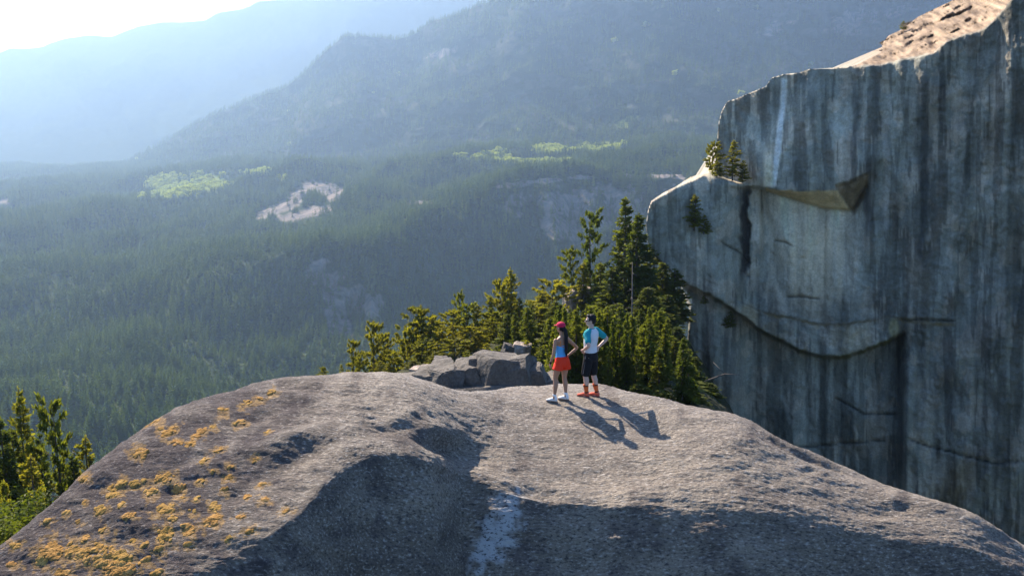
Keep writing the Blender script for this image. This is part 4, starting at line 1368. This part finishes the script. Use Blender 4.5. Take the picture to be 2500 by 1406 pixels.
class Body:
    """Collects closed overlapping volumes; build() fuses them into one continuous surface."""
    def __init__(s): s.V, s.F, s.n = [], [], 0

    def add(s, V, F):
        s.V += [tuple(v) for v in V]
        s.F += [tuple(i + s.n for i in f) for f in F]
        s.n += len(V)

    def rings(s, C, A, B, k=16):
        """C centres, A and B half-axis vectors per ring."""
        V, F = [], []
        m = len(C)
        for c, a, b in zip(C, A, B):
            for j in range(k):
                t = 2 * math.pi * j / k
                V.append(Vector(c) + Vector(a) * math.cos(t) + Vector(b) * math.sin(t))
        for i in range(m - 1):
            for j in range(k):
                j2 = (j + 1) % k
                F.append((i * k + j, i * k + j2, (i + 1) * k + j2, (i + 1) * k + j))
        F.append(tuple(range(k))[::-1])
        F.append(tuple((m - 1) * k + j for j in range(k)))
        s.add(V, F)

    def torso(s, secs, k=20):
        """secs: (x, y, z, half width, half depth)"""
        s.rings([(x, y, z) for x, y, z, a, b in secs], [(a, 0, 0) for x, y, z, a, b in secs], [(0, b, 0) for x, y, z, a, b in secs], k)

    def limb(s, pts, rad, k=12, sub=4, flat=None):
        """Tapered limb with round ends, smooth along joints."""
        pts = np.array(pts, float); rad = np.array(rad, float)
        q = np.linspace(0, len(pts) - 1, (len(pts) - 1) * sub + 1)
        P = np.stack([np.interp(q, range(len(pts)), pts[:, i]) for i in range(3)], 1)
        r = pchip(q, np.arange(len(pts)), rad)
        for _ in range(2):
            P[1:-1] = (P[:-2] + 2 * P[1:-1] + P[2:]) / 4
        d0 = (P[0] - P[1]) / np.linalg.norm(P[0] - P[1]); d1 = (P[-1] - P[-2]) / np.linalg.norm(P[-1] - P[-2])
        P = np.vstack([P[0] + d0 * r[0] * 0.8, P[0] + d0 * r[0] * 0.5, P, P[-1] + d1 * r[-1] * 0.5, P[-1] + d1 * r[-1] * 0.8])
        r = np.concatenate([[r[0] * 0.45, r[0] * 0.85], r, [r[-1] * 0.85, r[-1] * 0.45]])
        T = np.gradient(P, axis=0); T /= np.linalg.norm(T, axis=1)[:, None]
        u = np.cross(T[0], [0.2, 0.9, 0.35]); A, B = [], []
        for i in range(len(P)):
            u = u - T[i] * u.dot(T[i]); u /= np.linalg.norm(u)
            v = np.cross(T[i], u)
            A.append(u * r[i]); B.append(v * r[i])
        s.rings(P, A, B, k)

    def ball(s, c, rx, ry, rz, rot=None, k=18):
        V, F = [], []
        m = 11
        for i in range(m + 1):
            ph = math.pi * i / m
            for j in range(k):
                t = 2 * math.pi * j / k
                v = Vector((rx * math.sin(ph) * math.cos(t), ry * math.sin(ph) * math.sin(t), rz * math.cos(ph)))
                if rot is not None: v = rot @ v
                V.append(Vector(c) + v)
        for i in range(m):
            for j in range(k):
                j2 = (j + 1) % k
                F.append((i * k + j, (i + 1) * k + j, (i + 1) * k + j2, i * k + j2))
        s.add(V, F)

    def build(s, name, mat, voxel=0.008, smooth=5, parent=None):
        me = bpy.data.meshes.new(name)
        me.from_pydata(s.V, [], s.F)
        bm = bmesh.new(); bm.from_mesh(me)
        bmesh.ops.remove_doubles(bm, verts=bm.verts[:], dist=1e-6)
        bmesh.ops.recalc_face_normals(bm, faces=bm.faces[:])
        bm.to_mesh(me); bm.free()
        tmp = bpy.data.objects.new('tmp', me); COL.objects.link(tmp)
        r = tmp.modifiers.new('r', 'REMESH'); r.mode = 'VOXEL'; r.voxel_size = voxel
        sm = tmp.modifiers.new('s', 'SMOOTH'); sm.iterations = smooth; sm.factor = 0.5
        dg = bpy.context.evaluated_depsgraph_get()
        out = bpy.data.meshes.new_from_object(tmp.evaluated_get(dg))
        bpy.data.objects.remove(tmp); bpy.data.meshes.remove(me)
        out.name = name
        for p in out.polygons: p.use_smooth = True
        out.materials.clear(); out.materials.append(mat)
        o = bpy.data.objects.new(name, out); COL.objects.link(o)
        if parent: o.parent = parent
        return o


def hand(B, w, d, n, t, curl=0.5, sc=1.0):
    """w wrist, d along the fingers, n palm side, t thumb side."""
    w, d, n, t = Vector(w), Vector(d).normalized(), Vector(n), Vector(t)
    n = (n - d * n.dot(d)).normalized(); t = (t - d * t.dot(d) - n * t.dot(n)).normalized()
    C = [w, w + d * .03 * sc, w + d * .065 * sc, w + d * .095 * sc]
    W = [.026, .036, .041, .041]; Tk = [.019, .016, .015, .012]
    B.rings(C, [t * a * sc for a in W], [n * b * sc for b in Tk], 12)
    for off, L, sp in ((.031, .070, .10), (.0105, .079, .03), (-.0105, .074, -.04), (-.030, .058, -.12)):
        p = w + d * .088 * sc + t * off * sc
        pts = [p - d * .02 * sc, p]; ang = 0.1
        for seg in (.42, .32, .26):
            ang += curl
            dv = (d * math.cos(ang) + n * math.sin(ang) + t * sp).normalized()
            p = p + dv * L * seg * sc
            pts.append(p)
        B.limb(pts, [.0095 * sc, .0095 * sc, .0088 * sc, .0078 * sc, .0065 * sc], 8, 2)
    b = w + d * .028 * sc + t * .028 * sc
    B.limb([b - t * .012, b + d * .022 * sc + t * .026 * sc + n * .006, b + d * .05 * sc + t * .038 * sc + n * .016, b + d * .072 * sc + t * .036 * sc + n * .026], [.013 * sc, .012 * sc, .0105 * sc, .008 * sc], 8, 2)


def head(B, c, yaw, sc, female=False):
    """Skull, jaw, nose, brow, lips, chin and ears; face looks along +Y turned by yaw. Returns rotation."""
    Rz = Matrix.Rotation(yaw, 3, 'Z')
    c = Vector(c)
    P = lambda x, y, z: c + Rz @ Vector((x * sc, y * sc, z * sc))
    j = 0.92 if female else 1.0
    B.ball(P(0, -.012, .028), .074 * sc, .094 * sc, .090 * sc, Rz)
    B.ball(P(0, .022, -.030), .060 * j * sc, .070 * sc, .080 * sc, Rz)
    B.ball(P(0, .050, -.082), .034 * j * sc, .034 * sc, .028 * sc, Rz)
    B.ball(P(0, .075, .018), .052 * sc, .018 * sc, .014 * sc, Rz)
    B.limb([P(0, .085, .012), P(0, .100, -.012), P(0, .108, -.028)], [.009 * sc, .011 * sc, .014 * sc], 8, 2)
    B.ball(P(0, .086, -.056), .022 * sc, .011 * sc, .008 * sc, Rz)
    for s_ in (-1, 1):
        B.ball(P(s_ * .076, -.008, -.008), .010 * sc, .020 * sc, .032 * sc, Rz)
        B.ball(P(s_ * .040, .062, -.022), .022 * sc, .022 * sc, .018 * sc, Rz)
        B.ball(P(s_ * .031, .078, .004), .014 * sc, .010 * sc, .008 * sc, Rz)
    return Rz, P


def mark_face(o, P, sc):
    me = o.data
    co = np.array([v.co for v in me.vertices])
    mk = np.zeros(len(co)); lp = np.zeros(len(co))
    for s_ in (-1, 1):
        e = np.array(P(s_ * .031, .088, .005)); mk = np.maximum(mk, sstep(.012 * sc, .007 * sc, np.linalg.norm(co - e, axis=1)))
        e = np.array(P(s_ * .033, .092, .024)); dd_ = (co - e) * [1, 1, 2.5]; mk = np.maximum(mk, sstep(.020 * sc, .014 * sc, np.linalg.norm(dd_, axis=1)))
    e = np.array(P(0, .096, -.056)); dd_ = (co - e) * [1, 1, 2.2]; lp = sstep(.024 * sc, .017 * sc, np.linalg.norm(dd_, axis=1))
    for n, v in (('mark', mk), ('lip', lp)):
        a = me.attributes.new(n, 'FLOAT', 'POINT'); a.data.foreach_set('value', v.astype(np.float32))


def shoe(root, name, foot, yaw, L, mat, sole_mat, sock_mat, sock_top, band=None, ankle=None):
    """foot: ground point under the ankle; yaw turns +Y (toe direction)."""
    Rz = Matrix.Rotation(yaw, 3, 'Z')
    f = Vector(foot)
    P = lambda x, y, z: f + Rz @ Vector((x, y, z))
    X, Z = Rz @ Vector((1, 0, 0)), Vector((0, 0, 1))
    ys = [-.085, -.075, -.04, .0, .05, .10, .145, .172, .182]
    ys = [y * L / .27 for y in ys]
    wd = [.018, .030, .036, .036, .039, .045, .040, .026, .012]
    hh = [.030, .045, .052, .050, .042, .032, .024, .018, .010]
    B = Body()
    B.rings([P(0, y, .022 + h * 0.9) for y, h in zip(ys, hh)], [X * w for w in wd], [Z * h * 0.95 for h in hh], 14)
    B.limb([P(0, -.045, .06), P(0, -.035, .105)], [.040, .039], 12)
    o = B.build('shoe', mat, 0.006, 4, root)
    S = Body()
    S.rings([P(0, y * 1.03, .014) for y in ys], [X * (w + .004) for w in wd], [Z * .015 for w in wd], 14)
    S.build('sole', sole_mat, 0.006, 3, o)
    a = Vector(ankle)
    K = Body()
    K.limb([P(0, -.03, .07), P(0, -.028, .10), P(0, -.027, .115).lerp(a, .5), a], [.039, .041, .050 if sock_top > .2 else .042, .059 if sock_top > .2 else .043], 14)
    k = K.build('sock', sock_mat, 0.006, 3, root)
    if band:
        for (t0, t1) in band:
            Bn = Body()
            p0 = P(0, -.027, .10)
            q0, q1 = p0.lerp(a, t0), p0.lerp(a, t1)
            dq = (q1 - q0).normalized(); u1 = dq.orthogonal().normalized(); u2 = dq.cross(u1)
            r0_, r1_ = .045 + .016 * t0, .045 + .016 * t1
            Bn.rings([q0, q1], [u1 * r0_, u1 * r1_], [u2 * r0_, u2 * r1_], 18)
            Bn.build('sock_band', M_BLACK, 0.006, 3, k)
    return o


def strap(root, name, pts, r, mat):
    B = Body(); B.limb(pts, [r] * len(pts), 8)
    return B.build(name, mat, 0.005, 2, root)


# ---- the man: body faces left and away, head in profile towards the left
def build_man():
    px, py = 1441, 969
    ground, _ = on_dome(px, py)
    yaw = R(52)
    M = Matrix.Translation(ground) @ Matrix.Rotation(yaw, 4, 'Z')
    Mi = M.inverted()

    def gz(x, y):                        # ground height in local coordinates
        w_ = M @ Vector((x, y, 0))
        g_ = dome_below(w_.x, w_.y)
        return (Mi @ g_).z if g_ is not None else 0.0
    fl, fr = (-.13, .04), (.12, -.06)
    zl, zr = gz(*fl), gz(*fr)
    lf, rf = Vector((fl[0], fl[1], zl)), Vector((fr[0], fr[1], zr))
    B = Body()
    B.torso([(0, 0, .80, .10, .085), (0, .0, .86, .160, .105), (0, .005, .93, .170, .118), (0, .012, 1.02, .152, .108), (0, .018, 1.10, .148, .104), (0, .012, 1.22, .165, .118), (0, .0, 1.33, .182, .122), (0, -.012, 1.42, .180, .105), (0, -.018, 1.475, .125, .080), (0, -.012, 1.51, .065, .062)])
    B.limb([(0, -.015, 1.45), (0, .0, 1.53), (0, .012, 1.60)], [.062, .057, .056], 14)
    Rh, PH_ = head(B, (0, .022, 1.675), R(34), 1.06)
    hipz = .90
    for f, s_ in ((lf, -1), (rf, 1)):
        kn = Vector((s_ * .105 + (f.x - s_ * .105) * .55, .035 + f.y * .5, .49 + f.z * .5))
        an = Vector((f.x, f.y - .02, f.z + .10))
        B.limb([(s_ * .088, .0, hipz), (s_ * .098, .012, .76), Vector(kn) + Vector((0, 0, .07)), kn, Vector(kn).lerp(an, .30) + Vector((0, -.022, 0)), Vector(kn).lerp(an, .65) + Vector((0, -.01, 0)), an], [.096, .086, .062, .056, .058, .043, .035], 16)
        B.limb([an, f + Vector((0, .0, .04)), f + Vector((0, .09, .03))], [.034, .034, .028], 10)
    sh = {}
    for s_ in (-1, 1):
        S = Vector((s_ * .180, -.014, 1.425))
        if s_ < 0: E, W = Vector((-.335, -.165, 1.215)), Vector((-.215, .045, 1.075))
        else: E, W = Vector((.405, -.150, 1.235)), Vector((.205, -.070, 1.085))
        B.limb([S, S.lerp(E, .25), S.lerp(E, .7), E, E.lerp(W, .35), W], [.060, .055, .045, .039, .038, .026], 14)
        d = Vector((.35, .70, -.50)) if s_ < 0 else Vector((-.60, .50, -.45))
        hand(B, W, d, (1, 0, 0) if s_ < 0 else (-.7, -.3, 0), (-.1, .2, -.9) if s_ < 0 else (.2, .3, -.9), 0.42, 1.02)
        sh[s_] = (S, E, W)
    body = B.build('person', M_SKIN_M, 0.0055, 6)
    mark_face(body, PH_, 1.06)
    body.matrix_world = M
    tagit(body, 'man in sunglasses, teal and white shirt and black shorts standing with hands on hips', 'person')
    # shirt
    C = Body()
    C.torso([(0, .01, .985, .168, .128), (0, .012, 1.03, .170, .128), (0, .016, 1.12, .166, .124), (0, .010, 1.22, .180, .134), (0, -.002, 1.33, .195, .136), (0, -.014, 1.42, .190, .118), (0, -.020, 1.480, .128, .090), (0, -.014, 1.512, .076, .072)], 22)
    shirt = C.build('shirt', M_LIGHTGREY, 0.008, 4, body)
    for s_ in (-1, 1):
        S, E, W = sh[s_]
        K = Body()
        K.limb([(s_ * .085, -.018, 1.478), S.lerp(Vector((s_ * .085, -.018, 1.478)), .45) + Vector((0, 0, .004)), S, S.lerp(E, .3), S.lerp(E, .66)], [.052, .070, .078, .070, .066], 16)
        K.ball(S + Vector((-s_ * .035, .055, -.055)), .060, .062, .085)
        K.build('sleeve', M_TEAL, 0.008, 4, shirt)
    N = Body(); N.limb([(-.055, -.055, 1.512), (-.07, 0, 1.505), (-.04, .055, 1.49), (.04, .055, 1.49), (.07, 0, 1.505), (.055, -.055, 1.512), (0, -.078, 1.518), (-.055, -.055, 1.512)], [.009] * 8, 8, 3)
    N.build('collar', M_TEAL, 0.006, 2, shirt)
    # shorts
    Sx = Body()
    Sx.torso([(0, .008, .80, .135, .120), (0, .004, .87, .180, .130), (0, .006, .94, .184, .134), (0, .010, 1.00, .170, .126), (0, .012, 1.025, .164, .122)], 22)
    for f, s_ in ((lf, -1), (rf, 1)):
        kn = Vector((s_ * .105 + (f.x - s_ * .105) * .55, .035 + f.y * .5, .49 + f.z * .5))
        top = Vector((s_ * .090, .004, .86))
        Sx.limb([top, top.lerp(kn, .45), top.lerp(kn, .86)], [.108, .104, .098], 18)
    shorts = Sx.build('shorts', M_BLACK, 0.008, 4, body)
    for f, s_ in ((lf, -1), (rf, 1)):
        kn = Vector((s_ * .105 + (f.x - s_ * .105) * .55, .035 + f.y * .5, .49 + f.z * .5))
        top = Vector((s_ * .090, .004, .86))
        strap(shorts, 'piping', [Vector((s_ * .182, .01, .95)), top.lerp(kn, .25) + Vector((s_ * .103, 0, 0)), top.lerp(kn, .84) + Vector((s_ * .099, 0, 0))], .006, M_PIPING)
        ankle = Vector((f.x, f.y - .02, f.z + .10)) + (kn - Vector((f.x, f.y - .02, f.z + .10))) * .44
        shoe(body, 'shoe', f, R(10 if s_ < 0 else 4), .285, M_CORAL, M_SOLE, M_SOCK, .25, [(.02, .18), (.84, 1.0)], ankle)
    # hair, sunglasses
    H = Body()
    H.ball(PH_(0, -.026, .052), .083, .098, .086, Rh)
    H.ball(PH_(0, -.060, -.005), .072, .056, .075, Rh)
    H.ball(PH_(0, .040, .098), .058, .045, .030, Rh)
    H.ball(PH_(.062, -.01, .03), .018, .05, .05, Rh); H.ball(PH_(-.062, -.01, .03), .018, .05, .05, Rh)
    H.build('hair', M_HAIR, 0.006, 3, body)
    G = Body()
    for s_ in (-1, 1):
        G.ball(PH_(s_ * .036, .092, .004), .032, .010, .021, Rh)
        G.limb([PH_(s_ * .062, .080, .010), PH_(s_ * .082, .04, .010), PH_(s_ * .084, -.02, .010)], [.009, .007, .005], 8)
    G.limb([PH_(-.02, .102, .012), PH_(.02, .102, .012)], [.005, .005], 8)
    G.build('sunglasses', M_LENS, 0.004, 2, body)


def build_woman():
    ground, _ = on_dome(1369, 979)
    yaw = R(32)
    sc = 0.955
    M = Matrix.Translation(ground) @ Matrix.Rotation(yaw, 4, 'Z') @ Matrix.Scale(sc, 4)
    Mi = M.inverted()

    def gz(x, y):
        w_ = M @ Vector((x, y, 0))
        g_ = dome_below(w_.x, w_.y)
        return (Mi @ g_).z if g_ is not None else 0.0
    fl, fr = (-.175, .02), (.10, -.03)
    lf, rf = Vector((*fl, gz(*fl))), Vector((*fr, gz(*fr)))
    B = Body()
    hx = .025                                   # hips shifted over the right leg
    B.torso([(hx, 0, .82, .10, .09), (hx, -.01, .88, .168, .118), (hx, -.008, .94, .172, .118), (hx * .8, .005, 1.02, .142, .098), (hx * .5, .012, 1.10, .122, .086), (hx * .3, .012, 1.20, .135, .095), (0, .006, 1.31, .150, .104), (0, -.008, 1.40, .152, .088), (0, -.014, 1.455, .100, .066), (0, -.010, 1.49, .052, .050)])
    B.limb([(0, -.012, 1.44), (0, -.002, 1.52), (0, .010, 1.60)], [.050, .046, .046], 14)
    Rh, PH_ = head(B, (-.005, .020, 1.670), R(15), 1.0, True)
    for f, s_ in ((lf, -1), (rf, 1)):
        hipx = hx + s_ * .085
        kn = Vector((hipx + (f.x - hipx) * .52, .03 + f.y * .5, .50 + f.z * .5))
        an = Vector((f.x, f.y - .02, f.z + .10))
        B.limb([(hipx, -.004, .90), (hipx + (f.x - hipx) * .2, .006, .76), Vector(kn) + Vector((0, 0, .08)), kn, kn.lerp(an, .30) + Vector((0, -.024, 0)), kn.lerp(an, .65) + Vector((0, -.01, 0)), an], [.096, .087, .060, .052, .055, .040, .032], 16)
        B.limb([an, f + Vector((0, 0, .04)), f + Vector((0, .085, .028))], [.031, .031, .026], 10)
    SL, EL, WL = Vector((-.158, -.010, 1.405)), Vector((-.235, -.045, 1.12)), Vector((-.262, .035, .895))
    SR, ER, WR = Vector((.158, -.010, 1.405)), Vector((.380, -.080, 1.185)), Vector((.215, .030, 1.015))
    for S, E, W in ((SL, EL, WL), (SR, ER, WR)):
        B.limb([S, S.lerp(E, .25), S.lerp(E, .7), E, E.lerp(W, .35), W], [.047, .043, .037, .033, .032, .022], 14)
    hand(B, WL, (.05, .12, -1), (1, .1, 0), (.0, 1, 0), 0.32, .92)
    hand(B, WR, (-.70, .45, -.45), (-.6, -.5, -.1), (.2, .2, .9), 0.35, .92)
    body = B.build('person', M_SKIN_W, 0.0055, 6)
    mark_face(body, PH_, 1.0)
    body.matrix_world = M
    tagit(body, 'woman seen from behind in red cap, blue tank top and red shorts, long black ponytail', 'person')
    # tank top with low back
    T = Body()
    T.torso([(hx * .7, .004, 1.000, .150, .108), (hx * .6, .010, 1.05, .138, .102), (hx * .5, .014, 1.11, .130, .095), (hx * .3, .014, 1.20, .142, .104), (.0, .010, 1.27, .152, .111), (0, .014, 1.295, .152, .106)], 22)
    T.torso([(0, .050, 1.27, .135, .068), (0, .045, 1.34, .130, .064), (0, .040, 1.39, .100, .048)], 18)
    top = T.build('tank_top', M_BLUE, 0.007, 4, body)
    for s_ in (-1, 1):
        strap(top, 'strap', [Vector((s_ * .062, .075, 1.37)), Vector((s_ * .070, .02, 1.462)), Vector((s_ * .066, -.072, 1.42)), Vector((s_ * .085, -.094, 1.36)), Vector((s_ * .108, -.085, 1.29))], .010, M_ORANGE)
        strap(top, 'trim', [Vector((s_ * .132, -.055, 1.30)), Vector((s_ * .09, -.095, 1.288)), Vector((s_ * .03, -.102, 1.262)), Vector((0, -.100, 1.255))], .008, M_ORANGE)
    # flared shorts
    Sx = Body()
    Sx.torso([(hx, -.006, .80, .165, .135), (hx, -.008, .86, .186, .140), (hx, -.006, .93, .180, .130), (hx * .8, .002, 1.00, .152, .110), (hx * .7, .004, 1.035, .142, .104)], 24)
    for f, s_ in ((lf, -1), (rf, 1)):
        hipx = hx + s_ * .085
        a = Vector((hipx + s_ * .004, -.004, .88)); b = Vector((hipx + (f.x - hipx) * .18 + s_ * .012, -.004, .735))
        Sx.rings([a, a.lerp(b, .5), b], [(.094, 0, 0), (.106, 0, 0), (.114, 0, s_ * .012)], [(0, .124, 0), (0, .130, 0), (0, .138, 0)], 20)
    Sx.build('shorts', M_RED, 0.008, 3, body)
    for f, s_ in ((lf, -1), (rf, 1)):
        an = Vector((f.x, f.y - .02, f.z + .10))
        hipx = hx + s_ * .085
        kn = Vector((hipx + (f.x - hipx) * .52, .03 + f.y * .5, .50 + f.z * .5))
        shoe(body, 'shoe', f, R(42 if s_ < 0 else 36), .255, M_WHITE, M_SOLEW, M_WHITE, .18, None, an + (kn - an) * .17)
    Wt = Body()
    wd_ = (WL - EL).normalized()
    Wt.limb([WL - wd_ * .035, WL - wd_ * .005], [.030, .029], 14)
    Wt.ball(WL - wd_ * .02 + Vector((-.022, -.010, 0)), .014, .020, .020)
    Wt.build('watch', M_BLACK, 0.005, 2, body)
    # hair with ponytail
    H = Body()
    H.ball(PH_(0, -.030, .010), .079, .078, .085, Rh)
    H.ball(PH_(0, -.07, -.035), .045, .035, .055, Rh)
    H.build('hair', M_HAIR, 0.006, 3, body)
    Pn = Body()
    Pn.limb([PH_(0, -.095, .02), PH_(0, -.125, -.03), Vector((.035, -.135, 1.52)), Vector((.030, -.135, 1.40)), Vector((.040, -.140, 1.28)), Vector((.028, -.130, 1.17)), Vector((.050, -.125, 1.07)), Vector((.062, -.118, 1.02))], [.030, .040, .046, .044, .038, .029, .018, .007], 14)
    for k in range(7):
        a = k * .9
        Pn.limb([PH_(.01 * math.cos(a), -.11, 0), Vector((.035 + .035 * math.cos(a), -.145 + .02 * math.sin(a), 1.45)), Vector((.034 + .03 * math.cos(a + 1), -.15, 1.25)), Vector((.05 + .02 * math.cos(a), -.13, 1.08 - .02 * (k % 3)))], [.010, .013, .012, .005], 8)
    Pn.build('ponytail', M_HAIR, 0.006, 2, body)
    # cap
    K = Body()
    K.ball(PH_(0, -.008, .058), .090, .108, .078, Rh)
    K.rings([PH_(0, .055, .052), PH_(0, .115, .046), PH_(0, .160, .034), PH_(0, .178, .026)], [Rh @ Vector((w_, 0, 0)) for w_ in (.074, .070, .052, .022)], [Vector((0, 0, .007))] * 4, 16)
    cap = K.build('cap', M_CAP, 0.006, 3, body)
    Kb = Body(); Kb.ball(PH_(0, -.008, .136), .010, .010, .006, Rh); Kb.build('cap_button', M_CAP, 0.004, 1, cap)


build_man()
build_woman()
# ================================================================ moss cushions on the left flank of the dome
def moss_material():
    m = MT('dry_tan_moss')
    p = m.pos()
    col = m.ramp(m.noise(7, 5, 0.7, vec=p), [(0.3, (0.15, 0.085, 0.028)), (0.5, (0.34, 0.185, 0.06)), (0.7, (0.50, 0.30, 0.115))])
    inf = m.n('ShaderNodeObjectInfo').outputs['Random']
    col = m.mix(m.math('MULTIPLY', inf, 0.3), col, (0.36, 0.27, 0.06))
    return m.surf(m.bsdf(col, 0.95, 0.05, m.bump(m.noise(26, 4, 0.7, vec=p), 0.035)))


M_MOSS = moss_material()


def moss(px, py, w, h, rot, seed, label, group=None):
    """Cluster of low cushions draped on the rock; w, h are its extent in photo pixels."""
    rg = np.random.RandomState(seed)
    V, F, n = [], [], 0
    c0, s0 = math.cos(R(rot)), math.sin(R(rot))
    cnt = int(np.clip(w * h / 24, 4, 150))
    pts = []
    for k in range(cnt):
        for _ in range(8):
            u, v = rg.uniform(-1, 1, 2)
            if u * u + v * v < 1 and noise3(np.array([u * 2.2 + seed, v * 2.2, 0.5])) > -0.18: break
        else: continue
        qx, qy = px + (u * w * c0 - v * h * s0) * 0.5, py + (u * w * s0 + v * h * c0) * 0.5
        loc, nr = on_dome(qx, qy)
        if loc is None: continue
        pts.append((loc, nr, rg.uniform(0.55, 1.15) * (1.15 - 0.5 * math.hypot(u, v))))
    if not pts: return
    for loc, nr, s in pts:
        t1 = nr.orthogonal().normalized(); t2 = nr.cross(t1)
        r = 0.052 * s
        base = n
        m1, m2 = 9, 4
        a0 = rg.uniform(0, 6.28)
        for i in range(m2):
            ph = i / (m2 - 1) * 1.75
            for j in range(m1):
                a = a0 + 2 * math.pi * j / m1
                rr_ = r * math.sin(ph) * (1 + 0.28 * math.sin(2 * a + s * 9) + rg.uniform(-.14, .14)) if i else 0.0
                V.append(loc + (t1 * math.cos(a) + t2 * math.sin(a)) * rr_ + nr * (r * 0.24 * math.cos(ph)))
        for i in range(m2 - 1):
            for j in range(m1):
                j2 = (j + 1) % m1
                F.append((base + i * m1 + j, base + (i + 1) * m1 + j, base + (i + 1) * m1 + j2, base + i * m1 + j2))
        n += m1 * m2
    o = mesh_np('moss_patch', [tuple(v) for v in V], F, M_MOSS)
    tagit(o, label, 'moss', group)


BIG = [
    (225, 1350, 140, 60, 8, 'large tan moss mat along the bottom left of the dome, widest of all'),
    (125, 1345, 60, 42, 0, 'tan moss mat left of the widest mat at the bottom left'),
    (290, 1390, 80, 40, 0, 'tan moss mat cut by the bottom frame edge below the widest mat'),
    (300, 1362, 50, 34, 5, 'knobbly moss mound at the right end of the widest mat'),
    (406, 1242, 46, 26, -4, 'rounded golden moss cushion in the middle of the left flank'),
    (402, 1166, 46, 20, -8, 'long golden moss cushion upper middle of the left flank, under a dark hollow'),
    (336, 1178, 40, 14, -12, 'slender moss cushion left of the long golden one'),
    (288, 1184, 50, 20, -25, 'forked moss strip slanting along the upper left flank'),
    (342, 1108, 38, 24, -15, 'pale moss patch highest near the left skyline'),
    (486, 1058, 46, 14, -40, 'yellow green moss streak slanting up near the skyline'),
    (464, 1084, 36, 12, -12, 'flat yellow green moss just below the slanting streak'),
    (432, 1080, 28, 12, 0, 'small yellow green moss left of the flat one'),
    (412, 1054, 46, 18, -28, 'olive brown moss clump close to the skyline'),
    (243, 1244, 26, 24, -20, 'roundish golden moss patch on the far left flank'),
    (314, 1258, 34, 12, -12, 'low golden moss left of the rounded golden cushion'),
    (526, 1238, 28, 22, 40, 'golden moss at the edge of the shade on the flank'),
    (520, 1270, 50, 22, -30, 'long diagonal moss along the edge of the shade'),
    (402, 1306, 42, 34, -30, 'cluster of tan moss cushions low on the flank, above the bottom shade'),
    (462, 1296, 28, 24, -40, 'tan moss cluster right of the low cluster'),
    (368, 1200, 34, 13, -8, 'golden moss lens between the long cushion and the rounded cushion'),
    (275, 1208, 34, 12, -8, 'thin golden moss under the forked strip'),
    (374, 1032, 40, 9, -24, 'thin moss line along the skyline'),
    (436, 1192, 32, 20, -30, 'dark brown moss clump right of the golden lens'),
]
for k, (px, py, w, h, ro, lab) in enumerate(BIG):
    moss(px, py, w, h, ro, 100 + k, lab)
rgm = np.random.RandomState(5)
small = [(206, 1167, 20), (115, 1268, 16), (40, 1330, 24), (190, 1275, 14), (370, 1200, 22), (500, 1125, 16), (535, 1100, 16), (560, 1140, 14), (560, 1165, 18), (490, 1170, 14), (545, 1195, 16), (608, 1210, 18), (640, 1180, 14), (650, 1222, 18), (470, 1250, 16), (452, 1282, 16), (350, 1370, 22), (352, 1330, 16), (385, 1340, 16), (325, 1316, 18), (205, 1310, 22), (100, 1370, 26), (30, 1375, 20), (150, 1395, 24), (380, 1395, 22), (610, 1296, 20), (560, 1315, 14), (460, 1330, 14), (660, 955, 18), (630, 972, 16), (600, 985, 20), (545, 1002, 18), (590, 1030, 18), (520, 1040, 16), (575, 1028, 12), (390, 1048, 14), (655, 1055, 12), (625, 1120, 14), (420, 1265, 18), (447, 1210, 14), (700, 1250, 18), (480, 1215, 12), (250, 1290, 16), (300, 1230, 14), (590, 1260, 14), (520, 1150, 12), (210, 1225, 12), (160, 1250, 12)]
for k, (px, py, s) in enumerate(small):
    moss(px + rgm.uniform(-3, 3), py + rgm.uniform(-3, 3), s * rgm.uniform(0.9, 1.4), s * rgm.uniform(0.4, 0.7), rgm.uniform(-35, 5), 300 + k, 'small tan moss tuft scattered on the left flank of the dome', 'small moss tufts on the dome')

# thin orange crust on the rock around the cushions
st = np.zeros_like(DPX)
for (px, py, w, h, ro) in [b[:5] for b in BIG] + [(px, py, s_ * 1.3, s_ * 0.8, -15) for px, py, s_ in small]:
    st = np.maximum(st, soft_ellipse(DPX, DPY, px, py, w * 0.85, h * 0.85, ro, 0.6))
st = sstep(0.42, 0.75, st + 1.1 * wob(DPX, DPY, 16, 6.6) * (st > 0.02))
_a = dome.data.attributes.new('stain', 'FLOAT', 'POINT')
_a.data.foreach_set('value', (0.85 * st).astype(np.float32).ravel())
